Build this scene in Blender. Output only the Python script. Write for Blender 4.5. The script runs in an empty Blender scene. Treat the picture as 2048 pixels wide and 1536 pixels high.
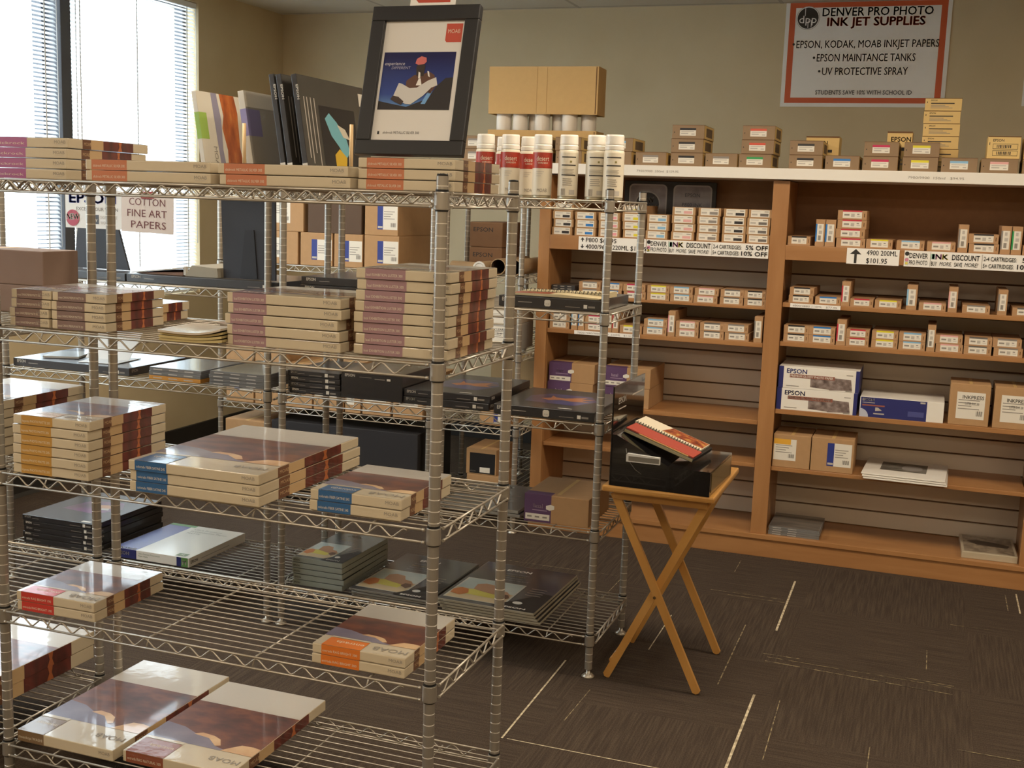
import bpy, bmesh, math, random
from mathutils import Vector, Matrix
random.seed(7)
C = bpy.context.scene.collection

# ------------------------------------------------------------------ camera
cam_d = bpy.data.cameras.new('camera')
cam = bpy.data.objects.new('camera', cam_d); C.objects.link(cam)
bpy.context.scene.camera = cam
cam_d.sensor_fit = 'HORIZONTAL'; cam_d.sensor_width = 36.0
cam_d.lens = 2357.65 * 36.0 / 2048.0
cam_d.clip_start = 0.05; cam_d.clip_end = 100
RX = Vector((0.9401329, 0.3390676, 0.0343994)); RY = Vector((0.0835789, -0.1315256, -0.9877832))
RX.normalize(); RY = (RY - RX * RY.dot(RX)).normalized(); RZ = RX.cross(RY)
cam.matrix_world = Matrix(((RX.x, -RY.x, -RZ.x, 0.9673), (RX.y, -RY.y, -RZ.y, -2.2574),
                           (RX.z, -RY.z, -RZ.z, 1.5509), (0, 0, 0, 1)))

# ------------------------------------------------------------------ daylight, exposure
sc = bpy.context.scene
sc.view_settings.view_transform = 'Standard'; sc.view_settings.look = 'None'
sc.view_settings.gamma = 1.0; sc.view_settings.use_curve_mapping = False
sc.view_settings.exposure = 0.12
sc.cycles.max_bounces = 8; sc.cycles.transparent_max_bounces = 12
sc.cycles.sample_clamp_indirect = 6.0
world = bpy.data.worlds.new('daylight'); sc.world = world
world.use_nodes = True
bg = world.node_tree.nodes['Background']
bg.inputs[0].default_value = (0.86, 0.94, 1.0, 1); bg.inputs[1].default_value = 7.0

LAMPS = [(0.5, -1.0), (2.9, -1.0), (-1.9, -1.0), (0.5, -3.4), (2.9, -3.4), (-1.9, -3.4), (0.5, 1.4), (2.9, 1.4), (-1.9, 1.4)]
LAMP_W = 34.0
def ceiling_lamp_light(x, y, k=1.0):
    ld = bpy.data.lights.new('troffer_light', 'AREA'); ld.shape = 'RECTANGLE'; ld.size = 1.14; ld.size_y = 0.54
    ld.energy = LAMP_W * k; ld.color = (1.0, 0.85, 0.66)
    lo = bpy.data.objects.new('troffer_light', ld); C.objects.link(lo)
    lo.location = (x, y, 2.728)
    return lo

# ------------------------------------------------------------------ materials
def lin(h):
    v = [int(h[i:i + 2], 16) / 255 for i in (0, 2, 4)]
    return tuple((c / 12.92 if c <= .04045 else ((c + .055) / 1.055) ** 2.4) for c in v) + (1,)
MATS = {}
def mat(h, rough=.55, coat=0.0, metal=0.0, spec=.5, coat_rough=.08, wrinkle=0.0, name=None, mottled=0.0):
    key = (h, rough, coat, metal, spec, coat_rough, wrinkle, mottled)
    if key in MATS: return MATS[key]
    m = bpy.data.materials.new(name or ('m_' + h)); m.use_nodes = True
    nt = m.node_tree; b = nt.nodes['Principled BSDF']
    b.inputs['Base Color'].default_value = lin(h); b.inputs['Roughness'].default_value = rough
    b.inputs['Metallic'].default_value = metal; b.inputs['Specular IOR Level'].default_value = spec
    b.inputs['Coat Weight'].default_value = coat; b.inputs['Coat Roughness'].default_value = coat_rough
    if wrinkle or mottled:
        tc = nt.nodes.new('ShaderNodeTexCoord'); n = nt.nodes.new('ShaderNodeTexNoise')
        nt.links.new(tc.outputs['Object'], n.inputs['Vector'])
        n.inputs['Scale'].default_value = 38; n.inputs['Detail'].default_value = 3
        if wrinkle:
            bp = nt.nodes.new('ShaderNodeBump'); bp.inputs['Strength'].default_value = wrinkle; bp.inputs['Distance'].default_value = .002
            nt.links.new(n.outputs['Fac'], bp.inputs['Height']); nt.links.new(bp.outputs['Normal'], b.inputs['Coat Normal'])
        if mottled:
            mx = nt.nodes.new('ShaderNodeMix'); mx.data_type = 'RGBA'
            c = lin(h); mx.inputs[6].default_value = tuple(v * (1 - mottled) for v in c[:3]) + (1,); mx.inputs[7].default_value = tuple(min(1, v * (1 + mottled)) for v in c[:3]) + (1,)
            nt.links.new(n.outputs['Fac'], mx.inputs[0]); nt.links.new(mx.outputs[2], b.inputs['Base Color'])
    MATS[key] = m
    return m
def ramp_mat(name, stops, scale=(1, 1, 1), noise=6.0, detail=5, rough=.5, coat=0.0, bump=0.0, distort=0.0, coat_rough=.08):
    if name in MATS: return MATS[name]
    m = bpy.data.materials.new(name); m.use_nodes = True; nt = m.node_tree; b = nt.nodes['Principled BSDF']
    tc = nt.nodes.new('ShaderNodeTexCoord'); mp = nt.nodes.new('ShaderNodeMapping'); mp.inputs['Scale'].default_value = scale
    n = nt.nodes.new('ShaderNodeTexNoise'); n.inputs['Scale'].default_value = noise; n.inputs['Detail'].default_value = detail; n.inputs['Distortion'].default_value = distort
    r = nt.nodes.new('ShaderNodeValToRGB')
    while len(r.color_ramp.elements) < len(stops): r.color_ramp.elements.new(.5)
    for e, (p, h) in zip(r.color_ramp.elements, stops): e.position = p; e.color = lin(h)
    L = nt.links.new
    L(tc.outputs['Object'], mp.inputs['Vector']); L(mp.outputs['Vector'], n.inputs['Vector']); L(n.outputs['Fac'], r.inputs['Fac']); L(r.outputs['Color'], b.inputs['Base Color'])
    b.inputs['Roughness'].default_value = rough; b.inputs['Coat Weight'].default_value = coat; b.inputs['Coat Roughness'].default_value = coat_rough
    if bump:
        bp = nt.nodes.new('ShaderNodeBump'); bp.inputs['Strength'].default_value = bump; bp.inputs['Distance'].default_value = .002
        L(n.outputs['Fac'], bp.inputs['Height']); L(bp.outputs['Normal'], b.inputs['Normal'])
    MATS[name] = m
    return m
def glass_mat():
    if 'glass' in MATS: return MATS['glass']
    m = bpy.data.materials.new('window_glass'); m.use_nodes = True; nt = m.node_tree
    for n in list(nt.nodes): nt.nodes.remove(n)
    o = nt.nodes.new('ShaderNodeOutputMaterial'); mx = nt.nodes.new('ShaderNodeMixShader'); t = nt.nodes.new('ShaderNodeBsdfTransparent'); g = nt.nodes.new('ShaderNodeBsdfGlossy')
    t.inputs[0].default_value = (.93, .96, .97, 1); g.inputs['Roughness'].default_value = .02; mx.inputs[0].default_value = .06
    nt.links.new(t.outputs[0], mx.inputs[1]); nt.links.new(g.outputs[0], mx.inputs[2]); nt.links.new(mx.outputs[0], o.inputs[0]); MATS['glass'] = m
    return m
def slat_mat():
    if 'slat' in MATS: return MATS['slat']
    m = bpy.data.materials.new('blind_slat'); m.use_nodes = True; nt = m.node_tree
    for n in list(nt.nodes): nt.nodes.remove(n)
    o = nt.nodes.new('ShaderNodeOutputMaterial'); mx = nt.nodes.new('ShaderNodeMixShader'); t = nt.nodes.new('ShaderNodeBsdfTranslucent'); g = nt.nodes.new('ShaderNodeBsdfDiffuse')
    t.inputs[0].default_value = (.86, .90, .92, 1); g.inputs[0].default_value = (.86, .89, .91, 1); mx.inputs[0].default_value = .35
    nt.links.new(g.outputs[0], mx.inputs[1]); nt.links.new(t.outputs[0], mx.inputs[2]); nt.links.new(mx.outputs[0], o.inputs[0]); MATS['slat'] = m
    return m

WALL = ramp_mat('wall_paint', [(.3, 'ccb994'), (.7, 'd3c19d')], noise=3, rough=.75)
WOOD = ramp_mat('maple_wood', [(.25, '9c6c40'), (.55, 'a8784a'), (.8, 'b28252')], scale=(1.2, 6, 9), noise=2.2, rough=.42, coat=.15, distort=.6)
WOODV = ramp_mat('maple_wood_upright', [(.25, '9c6c40'), (.55, 'a8784a'), (.8, 'b28252')], scale=(9, 9, 1.1), noise=2.0, rough=.42, coat=.15, distort=.5)
PINE = ramp_mat('tray_wood', [(.25, 'b5813f'), (.6, 'c38f4b'), (.85, 'cc9c5a')], scale=(2, 12, 2), noise=3, rough=.35, coat=.3)
SLATW = mat('cfc0ac', .55); GROOVE = mat('6b4a2c', .8)
CHROME = mat('a8a196', .36, metal=.6); CHROMEW = mat('b8b0a2', .34, metal=.6); RING = mat('e6e0d4', .35, metal=.5); CLIP = mat('141311', .6)
KRAFT = mat('b08a60', .75, mottled=.08); KRAFTD = mat('9a7850', .8, mottled=.06); TAN = mat('c9a468', .6, mottled=.05)
WHITE = mat('e9e4da', .5); PAPER = mat('efece6', .55); BLACK = mat('1d1c1d', .45); INKTXT = mat('2a2624', .6); GREYTXT = mat('8d867c', .6); BLUE = mat('2c3a86', .45); SILVER = mat('d8d6d0', .35)
CREAM = mat('cabb9f', .5, coat=.55, wrinkle=.25); CREAM2 = mat('cdbb98', .5, coat=.5, wrinkle=.25)
ROCK = ramp_mat('cover_photo', [(.25, '3a2420'), (.45, '5c342c'), (.6, '74432f'), (.78, '57322c')], scale=(5, 9, 20), noise=2.5, rough=.4, coat=.75, coat_rough=.05)
SKYP = ramp_mat('cover_sky', [(.3, '6a6276'), (.7, '857e8c')], noise=9, rough=.4, coat=.75, coat_rough=.05)
MESA = ramp_mat('cover_mesa', [(.3, 'b98a62'), (.7, 'd6b58c')], noise=14, rough=.4, coat=.75, coat_rough=.05)
COVERG = mat('b2aca2', .4, coat=.8, coat_rough=.05, wrinkle=.12); COVERC = mat('c4b79f', .4, coat=.8, coat_rough=.05, wrinkle=.12)
SIDER = ramp_mat('spine_photo', [(.3, '45231e'), (.6, '6a2f27'), (.8, '7d3a2c')], scale=(1, 10, 4), noise=4, rough=.45, coat=.5)
SIDEB = ramp_mat('spine_brown', [(.3, '5a3826'), (.7, '744c34')], noise=9, rough=.45, coat=.5); SIDET = mat('c7a67a', .45, coat=.5); STREAK = mat('b8683a', .45, coat=.5)
EBLK = mat('2b2a2c', .38, coat=.45, coat_rough=.1); EBLK2 = mat('38393d', .4, coat=.5, coat_rough=.12)

# ------------------------------------------------------------------ mesh builder
TXT = {}
def text_tris(s, bold=0.0, shear=0.0):
    k = (s, shear)
    if k not in TXT:
        cu = bpy.data.curves.new('lettering', 'FONT'); cu.body = s; cu.size = 1.0; cu.resolution_u = 2; cu.shear = shear; cu.fill_mode = 'FRONT'
        o = bpy.data.objects.new('lettering', cu); me = o.to_mesh()
        vs = [(v.co.x, v.co.y) for v in me.vertices]; fs = [tuple(p.vertices) for p in me.polygons]
        o.to_mesh_clear(); bpy.data.objects.remove(o); bpy.data.curves.remove(cu)
        if vs:
            x0 = min(v[0] for v in vs); x1 = max(v[0] for v in vs)
        else: x0, x1 = 0, 1
        TXT[k] = (vs, fs, x0, x1)
    return TXT[k]
class MB:
    def __init__(s): s.v = []; s.f = []; s.m = []; s.mats = []; s.sm = []
    def mi(s, m):
        if m not in s.mats: s.mats.append(m)
        return s.mats.index(m)
    def add(s, vs, fs, m, smooth=False):
        o = len(s.v); s.v += [tuple(v) for v in vs]; k = s.mi(m)
        for f in fs: s.f.append(tuple(i + o for i in f)); s.m.append(k); s.sm.append(smooth)
    def box(s, x0, x1, y0, y1, z0, z1, m, bev=0.0, ms=None):
        if bev <= 0:
            v = [(x0, y0, z0), (x1, y0, z0), (x1, y1, z0), (x0, y1, z0), (x0, y0, z1), (x1, y0, z1), (x1, y1, z1), (x0, y1, z1)]
            fs = [(3, 2, 1, 0), (4, 5, 6, 7), (0, 1, 5, 4), (1, 2, 6, 5), (2, 3, 7, 6), (3, 0, 4, 7)]
            if ms is None: s.add(v, fs, m)
            else:
                for f, mm in zip(fs, ms): s.add([v[i] for i in f], [(0, 1, 2, 3)], mm or m)
            return
        bm = bmesh.new(); bmesh.ops.create_cube(bm, size=1.0)
        bmesh.ops.scale(bm, vec=(x1 - x0, y1 - y0, z1 - z0), verts=bm.verts); bmesh.ops.translate(bm, vec=((x0 + x1) / 2, (y0 + y1) / 2, (z0 + z1) / 2), verts=bm.verts)
        bmesh.ops.bevel(bm, geom=list(bm.edges), offset=bev, segments=2, profile=.6, affect='EDGES')
        bm.verts.index_update(); s.add([v.co for v in bm.verts], [tuple(v.index for v in f.verts) for f in bm.faces], m); bm.free()
    def poly(s, pts, m): s.add(pts, [tuple(range(len(pts)))], m)
    def prism(s, prof, axis, a, b, m):
        # prof: 2-D outline; axis 'x','y','z' extruded from a to b
        def P(u, v, w): return {'x': (w, u, v), 'y': (u, w, v), 'z': (u, v, w)}[axis]
        n = len(prof); vs = [P(u, v, a) for u, v in prof] + [P(u, v, b) for u, v in prof]
        fs = [tuple(range(n - 1, -1, -1)), tuple(range(n, 2 * n))] + [(i, (i + 1) % n, n + (i + 1) % n, n + i) for i in range(n)]
        s.add(vs, fs, m)
    def tube(s, pts, r, m, n=6, cap=True):
        pts = [Vector(p) for p in pts]; rings = []; o = len(s.v)
        for i, p in enumerate(pts):
            d = (pts[min(i + 1, len(pts) - 1)] - pts[max(i - 1, 0)]).normalized()
            up = Vector((0, 0, 1)) if abs(d.z) < .95 else Vector((0, 1, 0))
            if i == 0: u = d.cross(up).normalized()
            else: u = (u - d * u.dot(d)).normalized()
            w = d.cross(u)
            for k in range(n):
                a = 2 * math.pi * k / n; s.v.append(tuple(p + (u * math.cos(a) + w * math.sin(a)) * r))
        k0 = s.mi(m)
        for i in range(len(pts) - 1):
            for k in range(n):
                s.f.append((o + i * n + k, o + i * n + (k + 1) % n, o + (i + 1) * n + (k + 1) % n, o + (i + 1) * n + k)); s.m.append(k0); s.sm.append(True)
        if cap:
            s.f.append(tuple(o + k for k in range(n))[::-1]); s.m.append(k0); s.sm.append(False)
            b = o + (len(pts) - 1) * n; s.f.append(tuple(b + k for k in range(n))); s.m.append(k0); s.sm.append(False)
    def ring(s, a, b, m, n, cx=0, cy=0):
        vs = [(cx + r * math.cos(2 * math.pi * k / n), cy + r * math.sin(2 * math.pi * k / n), z) for r, z in (a, b) for k in range(n)]
        s.add(vs, [(k, (k + 1) % n, n + (k + 1) % n, n + k) for k in range(n)], m, True)
    def lathe(s, prof, m, n=20, cx=0, cy=0, mats=None, smooth=True, hard=False):
        if hard:
            for i in range(len(prof) - 1): s.ring(prof[i], prof[i + 1], (mats[i] if mats and mats[i] else m), n, cx, cy)
            return
        o = len(s.v)
        for r, z in prof:
            for k in range(n):
                a = 2 * math.pi * k / n; s.v.append((cx + r * math.cos(a), cy + r * math.sin(a), z))
        for i in range(len(prof) - 1):
            kk = s.mi(mats[i] if mats and mats[i] else m)
            for k in range(n):
                s.f.append((o + i * n + k, o + i * n + (k + 1) % n, o + (i + 1) * n + (k + 1) % n, o + (i + 1) * n + k)); s.m.append(kk); s.sm.append(smooth)
        for i, rev in ((0, True), (len(prof) - 1, False)):
            if prof[i][0] > 1e-5:
                t = tuple(o + i * n + k for k in range(n)); s.f.append(t[::-1] if rev else t); s.m.append(s.mi(m)); s.sm.append(False)
    def text(s, txt, org, U, V, h, m, width=None, bold=0.0, shear=0.0, align='l', warp=None):
        vs, fs, x0, x1 = text_tris(txt, bold, shear); U = Vector(U); V = Vector(V); org = Vector(org)
        k = h / .70; kx = k if width is None else width / max(1e-6, x1 - x0); w = (x1 - x0) * kx
        off = {'l': 0, 'c': -w / 2, 'r': -w}[align]
        for dx, dy in ((0, 0),) if not bold else ((-bold, 0), (bold, 0), (0, bold), (0, -bold)):
            pts = []
            for x, y in vs:
                a, b = (x + dx - x0) * kx + off, (y + dy) * k
                pts.append(warp(a, b) if warp else org + U * a + V * b)
            s.add(pts, fs, m)
    def build(s, name, parent=None, link=True):
        me = bpy.data.meshes.new(name); me.from_pydata(s.v, [], s.f)
        for m in s.mats: me.materials.append(m)
        me.polygons.foreach_set('material_index', s.m); me.polygons.foreach_set('use_smooth', s.sm); me.update()
        o = bpy.data.objects.new(name, me)
        if link: C.objects.link(o)
        if parent: o.parent = parent
        return o
LABELS = {}
def tag(o, label, cat, group=None, kind=None):
    o['label'] = label; o['category'] = cat
    if group: o['group'] = group
    if kind: o['kind'] = kind
    LABELS[label] = LABELS.get(label, 0) + 1
    return o
def struct(o): o['kind'] = 'structure'; return o
def empty(name, loc=(0, 0, 0), rz=0.0):
    o = bpy.data.objects.new(name, None); C.objects.link(o); o.location = loc; o.rotation_euler = (0, 0, rz); o.empty_display_size = .05
    return o
def copy_tree(o, parent=None):
    c = o.copy(); C.objects.link(c)
    if parent: c.parent = parent
    for ch in list(o.children): copy_tree(ch, c)
    return c

# faces of a box of size w,d,h with its origin at the bottom centre
def frame_of(face, w, d, h):
    return {'front': ((-w / 2, -d / 2, 0), (1, 0, 0), (0, 0, 1), (0, -1, 0), w, h), 'back': ((w / 2, d / 2, 0), (-1, 0, 0), (0, 0, 1), (0, 1, 0), w, h),
            'right': ((w / 2, -d / 2, 0), (0, 1, 0), (0, 0, 1), (1, 0, 0), d, h), 'left': ((-w / 2, d / 2, 0), (0, -1, 0), (0, 0, 1), (-1, 0, 0), d, h),
            'top': ((-w / 2, -d / 2, h), (1, 0, 0), (0, 1, 0), (0, 0, 1), w, d)}[face]
class Face:
    # prints on one side of a box; u,v run 0..1 over the side
    def __init__(s, mb, face, w, d, h):
        o, U, V, N, s.a, s.b = frame_of(face, w, d, h); s.mb = mb; s.o = Vector(o); s.U = Vector(U); s.V = Vector(V); s.N = Vector(N); s.layer = 0
    def P(s, u, v): return s.o + s.U * (u * s.a) + s.V * (v * s.b) + s.N * (.00013 * s.layer)
    def rect(s, u0, v0, u1, v1, m, up=True):
        if up: s.layer += 1
        s.mb.poly([s.P(u0, v0), s.P(u1, v0), s.P(u1, v1), s.P(u0, v1)], m)
    def poly(s, pts, m):
        s.layer += 1; s.mb.poly([s.P(u, v) for u, v in pts], m)
    def text(s, t, u, v, h, m, flip=False, **k):
        s.layer += 1; U, V = (s.U, s.V) if not flip else (-s.U, -s.V)
        s.mb.text(t, s.P(u, v), U, V, h, m, **k)

# ------------------------------------------------------------------ the room
XL, XR, YB, YF, HC = -3.3, 4.6, 4.92, -4.8, 2.743
def carpet():
    m = bpy.data.materials.new('carpet_tiles'); m.use_nodes = True; nt = m.node_tree; b = nt.nodes['Principled BSDF']; L = nt.links.new
    tc = nt.nodes.new('ShaderNodeTexCoord')
    n1 = nt.nodes.new('ShaderNodeTexNoise'); n1.inputs['Scale'].default_value = 260; n1.inputs['Detail'].default_value = 2
    mpx = nt.nodes.new('ShaderNodeMapping'); mpx.inputs['Scale'].default_value = (5, 160, 1); mpy = nt.nodes.new('ShaderNodeMapping'); mpy.inputs['Scale'].default_value = (160, 5, 1)
    nx = nt.nodes.new('ShaderNodeTexNoise'); nx.inputs['Scale'].default_value = 1; nx.inputs['Detail'].default_value = 3
    ny = nt.nodes.new('ShaderNodeTexNoise'); ny.inputs['Scale'].default_value = 1; ny.inputs['Detail'].default_value = 3
    ck = nt.nodes.new('ShaderNodeTexChecker'); ck.inputs['Scale'].default_value = 1 / .61; mpc = nt.nodes.new('ShaderNodeMapping'); mpc.inputs['Location'].default_value = (.03, .07, .3)
    L(tc.outputs['Object'], mpc.inputs['Vector']); L(mpc.outputs['Vector'], ck.inputs['Vector'])
    L(tc.outputs['Object'], n1.inputs['Vector']); L(tc.outputs['Object'], mpx.inputs['Vector']); L(tc.outputs['Object'], mpy.inputs['Vector']); L(mpx.outputs['Vector'], nx.inputs['Vector']); L(mpy.outputs['Vector'], ny.inputs['Vector'])
    mx = nt.nodes.new('ShaderNodeMix'); mx.data_type = 'FLOAT'; L(ck.outputs['Fac'], mx.inputs[0]); L(nx.outputs['Fac'], mx.inputs[2]); L(ny.outputs['Fac'], mx.inputs[3])
    ad = nt.nodes.new('ShaderNodeMath'); ad.operation = 'ADD'; L(mx.outputs[0], ad.inputs[0]); L(n1.outputs['Fac'], ad.inputs[1])
    r = nt.nodes.new('ShaderNodeValToRGB'); r.color_ramp.elements[0].position = .42; r.color_ramp.elements[0].color = lin('3a3028'); r.color_ramp.elements[1].position = .62; r.color_ramp.elements[1].color = lin('52463a')
    ml = nt.nodes.new('ShaderNodeMath'); ml.operation = 'MULTIPLY'; ml.inputs[1].default_value = .5; L(ad.outputs[0], ml.inputs[0]); L(ml.outputs[0], r.inputs['Fac']); L(r.outputs['Color'], b.inputs['Base Color'])
    b.inputs['Roughness'].default_value = .95; b.inputs['Specular IOR Level'].default_value = .15
    bp = nt.nodes.new('ShaderNodeBump'); bp.inputs['Strength'].default_value = .5; bp.inputs['Distance'].default_value = .004; L(n1.outputs['Fac'], bp.inputs['Height']); L(bp.outputs['Normal'], b.inputs['Normal'])
    return m
mb = MB(); mb.box(XL, XR, YF, YB, -.1, 0, carpet())
YARN = ramp_mat('carpet_yarn', [(.35, '8f8068'), (.6, 'cdbf9f')], noise=60, rough=.9); YARN2 = ramp_mat('carpet_yarn_thin', [(.42, '4a4034'), (.6, '9a8a66')], noise=45, rough=.9)
for x0, y0, x1, y1, w, m in ((-.115, .812, -.12, 1.46, .006, YARN), (.513, 2.712, .516, 2.071, .008, YARN), (.527, 1.44, .528, .4, .008, YARN), (.252, 2.912, .253, 2.724, .003, YARN2), (.118, 2.07, .12, 1.68, .004, YARN),
                             (-.10, .815, .5, .813, .004, YARN), (.519, 1.75, 1.134, 1.714, .005, YARN2), (.501, 1.818, .64, 1.818, .004, YARN2), (.52, 1.79, 1.13, 1.775, .003, YARN2), (.983, 1.80, 1.139, 1.79, .004, YARN2),
                             (.268, 2.41, .506, 2.41, .003, YARN2), (.2, 2.447, .50, 2.447, .003, YARN2), (.40, 2.084, .402, 1.47, .004, YARN2), (1.351, 2.92, 1.352, 2.70, .004, YARN2), (1.395, 2.95, 1.396, 2.69, .006, YARN), (1.43, 2.95, 1.43, 2.72, .004, YARN2),
                             (1.131, 2.43, 1.29, 2.433, .003, YARN2), (.61, 1.43, .617, .987, .003, YARN2), (1.144, 1.288, 1.5, 1.285, .004, YARN2), (.026, 1.255, .018, 1.0, .003, YARN2), (-.172, 2.478, -.18, 2.12, .003, YARN2), (.9, 1.2, .9, .7, .003, YARN2), (1.05, 2.1, 1.05, 1.9, .003, YARN2), (-.4, 2.3, -.4, 1.2, .003, YARN2), (-.75, 2.45, -.2, 2.45, .003, YARN2)):
    if abs(x1 - x0) > abs(y1 - y0): mb.poly([(x0, y0 - w / 2, .0012), (x1, y1 - w / 2, .0012), (x1, y1 + w / 2, .0012), (x0, y0 + w / 2, .0012)], m)
    else:
        if y0 > y1: x0, y0, x1, y1 = x1, y1, x0, y0
        mb.poly([(x0 - w / 2, y0, .0012), (x0 + w / 2, y0, .0012), (x1 + w / 2, y1, .0012), (x1 - w / 2, y1, .0012)], m)
struct(mb.build('floor'))
CEIL = bpy.data.materials.new('ceiling_tiles'); CEIL.use_nodes = True
_nt = CEIL.node_tree; _br = _nt.nodes.new('ShaderNodeTexBrick'); _tc = _nt.nodes.new('ShaderNodeTexCoord'); _br.offset = 0.0
_br.inputs['Color1'].default_value = lin('dcd6c8'); _br.inputs['Color2'].default_value = lin('d8d2c4'); _br.inputs['Mortar'].default_value = lin('bdb6a8'); _br.inputs['Scale'].default_value = 1.0
_br.inputs['Brick Width'].default_value = 1.22; _br.inputs['Row Height'].default_value = .61; _br.inputs['Mortar Size'].default_value = .012
_nt.links.new(_tc.outputs['Object'], _br.inputs['Vector']); _nt.links.new(_br.outputs['Color'], _nt.nodes['Principled BSDF'].inputs['Base Color']); _nt.nodes['Principled BSDF'].inputs['Roughness'].default_value = .85
mb = MB(); mb.box(XL, XR, YF, YB, HC, HC + .1, CEIL); struct(mb.build('ceiling'))
mb = MB(); mb.box(XL - .2, XR + .2, YB, YB + .15, 0, HC, WALL); struct(mb.build('wall_back'))
mb = MB(); mb.box(XR, XR + .15, YF, YB, 0, HC, WALL); struct(mb.build('wall_right'))
mb = MB(); mb.box(XL - .2, XR + .2, YF - .15, YF, 0, HC, WALL); struct(mb.build('wall_front'))
ZS, ZH = .94, 2.66
WINS = [(-1.1, .0), (.07, 1.46), (1.53, 2.755), (2.83, 3.95)]
mb = MB()
mb.box(XL - .2, XL, YF, YB, 0, ZS, WALL); mb.box(XL - .2, XL, YF, YB, ZH, HC, WALL)
mb.box(XL - .2, XL, WINS[-1][1], YB, ZS, ZH, WALL); mb.box(XL - .2, XL, YF, WINS[0][0], ZS, ZH, WALL)
struct(mb.build('wall_left'))
BASEM = mat('2c2926', .5)
mb = MB(); mb.prism([(XL, 0), (XL + .028, 0), (XL + .012, .018), (XL + .008, .118), (XL, .122)], 'y', YF, YB, BASEM); struct(mb.build('baseboard_left'))
mb = MB(); mb.box(XL + .03, XR, YB - .01, YB, 0, .12, BASEM, .003); struct(mb.build('baseboard_back'))
DARK = mat('4d5057', .45)
gl = glass_mat()
for i, (y0, y1) in enumerate(WINS):
    mb = MB(); f = .03
    X0, X1 = XL - .15, XL - .09
    mb.box(X0, X1, y0, y0 + f, ZS, ZH, DARK); mb.box(X0, X1, y1 - f, y1, ZS, ZH, DARK); mb.box(X0, X1, y0 + f, y1 - f, ZS, ZS + f, DARK); mb.box(X0, X1, y0 + f, y1 - f, ZH - f, ZH, DARK)
    w = struct(mb.build('window_%d' % (i + 1)))
    g = MB(); g.box(XL - .123, XL - .118, y0 + f, y1 - f, ZS + f, ZH - f, gl); g.build('pane', w)
for i in range(len(WINS) - 1):
    mb = MB(); mb.box(XL - .15, XL + .004, WINS[i][1], WINS[i + 1][0], ZS, ZH, DARK, .004); struct(mb.build('trim_%d' % (i + 1)))
# horizontal slat blinds, one per window
SL = slat_mat(); BW = mat('e6e8e8', .5)
def blind(y0, y1, label):
    r = empty('window_blind', (XL - .03, (y0 + y1) / 2, ZS)); tag(r, label, 'blind', 'slatted window blinds')
    L = (y1 - y0) / 2 - .003; H = ZH - ZS
    mb = MB(); mb.box(-.018, .018, -L, L, H - .035, H - .002, BW, .003); mb.build('head_rail', r)
    mb = MB(); mb.box(-.013, .013, -L, L, .006, .022, BW, .003); mb.build('bottom_rail', r)
    mb = MB(); z = .036; a = math.radians(38); c, s = math.cos(a) * .0125, math.sin(a) * .0125
    while z < H - .045:
        mb.add([(-c, -L, z + s), (0, -L, z + .0016), (c, -L, z - s), (c, L, z - s), (0, L, z + .0016), (-c, L, z + s)], [(0, 1, 4, 5), (1, 2, 3, 4)], SL, True)
        z += .0212
    mb.build('slats', r)
    for k, yy in enumerate((-L + .09, 0, L - .09)):
        mb = MB(); mb.box(.0135, .0145, yy - .004, yy + .004, .02, H - .03, BW); mb.build('ladder_tape', r)
    mb = MB(); mb.tube([(.02, -L + .05, H - .03), (.022, -L + .05, .55)], .0025, BW, 6); mb.build('tilt_wand', r)
    mb = MB(); mb.tube([(.02, L - .01, H - .03), (.021, L - .006, .3)], .0022, BW, 5); mb.build('bead_chain', r)
blind(*WINS[3], 'white slatted blind in the window pane nearest the room corner'); blind(*WINS[2], 'white slatted blind on the window pane left of the dark mullion')
blind(*WINS[1], 'white slatted blind two panes from the room corner'); blind(*WINS[0], 'white slatted blind farthest from the room corner')

# ceiling troffers: housings plus their light
HOUS = mat('e8e6df', .5)
for i, (x, y) in enumerate(LAMPS):
    t = empty('ceiling_light', (x, y, HC)); tag(t, 'recessed rectangular ceiling light over the shop floor', 'ceiling light', 'recessed ceiling lights')
    mb = MB()
    for a0, a1, b0, b1 in ((-.61, .61, -.305, -.275), (-.61, .61, .275, .305), (-.61, -.58, -.275, .275), (.58, .61, -.275, .275)): mb.box(a0, a1, b0, b1, -.02, 0, HOUS)
    mb.build('housing', t)
    l = ceiling_lamp_light(x, y, 1.0 if y > 1 else (.45 if y > -2 else .9)); l.parent = t; l.location = (0, 0, -.012)

# ------------------------------------------------------------------ wire racks
LEV = (.127, .4826, .838, 1.194, 1.549)   # collar centres
DK = .0193                                # deck above collar centre
S5, S4, S3, S2, S1 = [z + DK for z in LEV]
def post_mesh():
    mb = MB(); r = .0127; prof = [(r, .028)]; mats = []
    z = .0559
    while z < 1.595:
        prof += [(r, z - .0011), (r - .0007, z - .0006), (r - .0007, z + .0006), (r, z + .0011)]; mats += [None, RING, RING, RING]
        z += .0254
    prof.append((r, 1.600)); mats.append(None)
    mb.lathe(prof, CHROME, 16, mats=mats, hard=True); mb.lathe([(.0115, 1.600), (.0115, 1.604), (.002, 1.605)], CLIP, 14)
    return mb.build('post', link=False)
def foot_mesh():
    mb = MB(); mb.lathe([(.021, 0), (.022, .004), (.012, .012), (.007, .014), (.007, .03)], CHROMEW, 14); return mb.build('levelling_foot', link=False)
def collar_mesh():
    mb = MB(); mb.lathe([(.0136, .0235), (.0136, .0195), (.0152, .0185), (.0158, .017), (.0163, -.017), (.0158, -.0185), (.0136, -.0195), (.0136, -.0215)], CHROME, 18, mats=[CLIP, CLIP, None, None, None, CLIP, CLIP], hard=True); return mb.build('corner_collar', link=False)
POST, FOOT, COLLAR = post_mesh(), foot_mesh(), collar_mesh()
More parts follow.
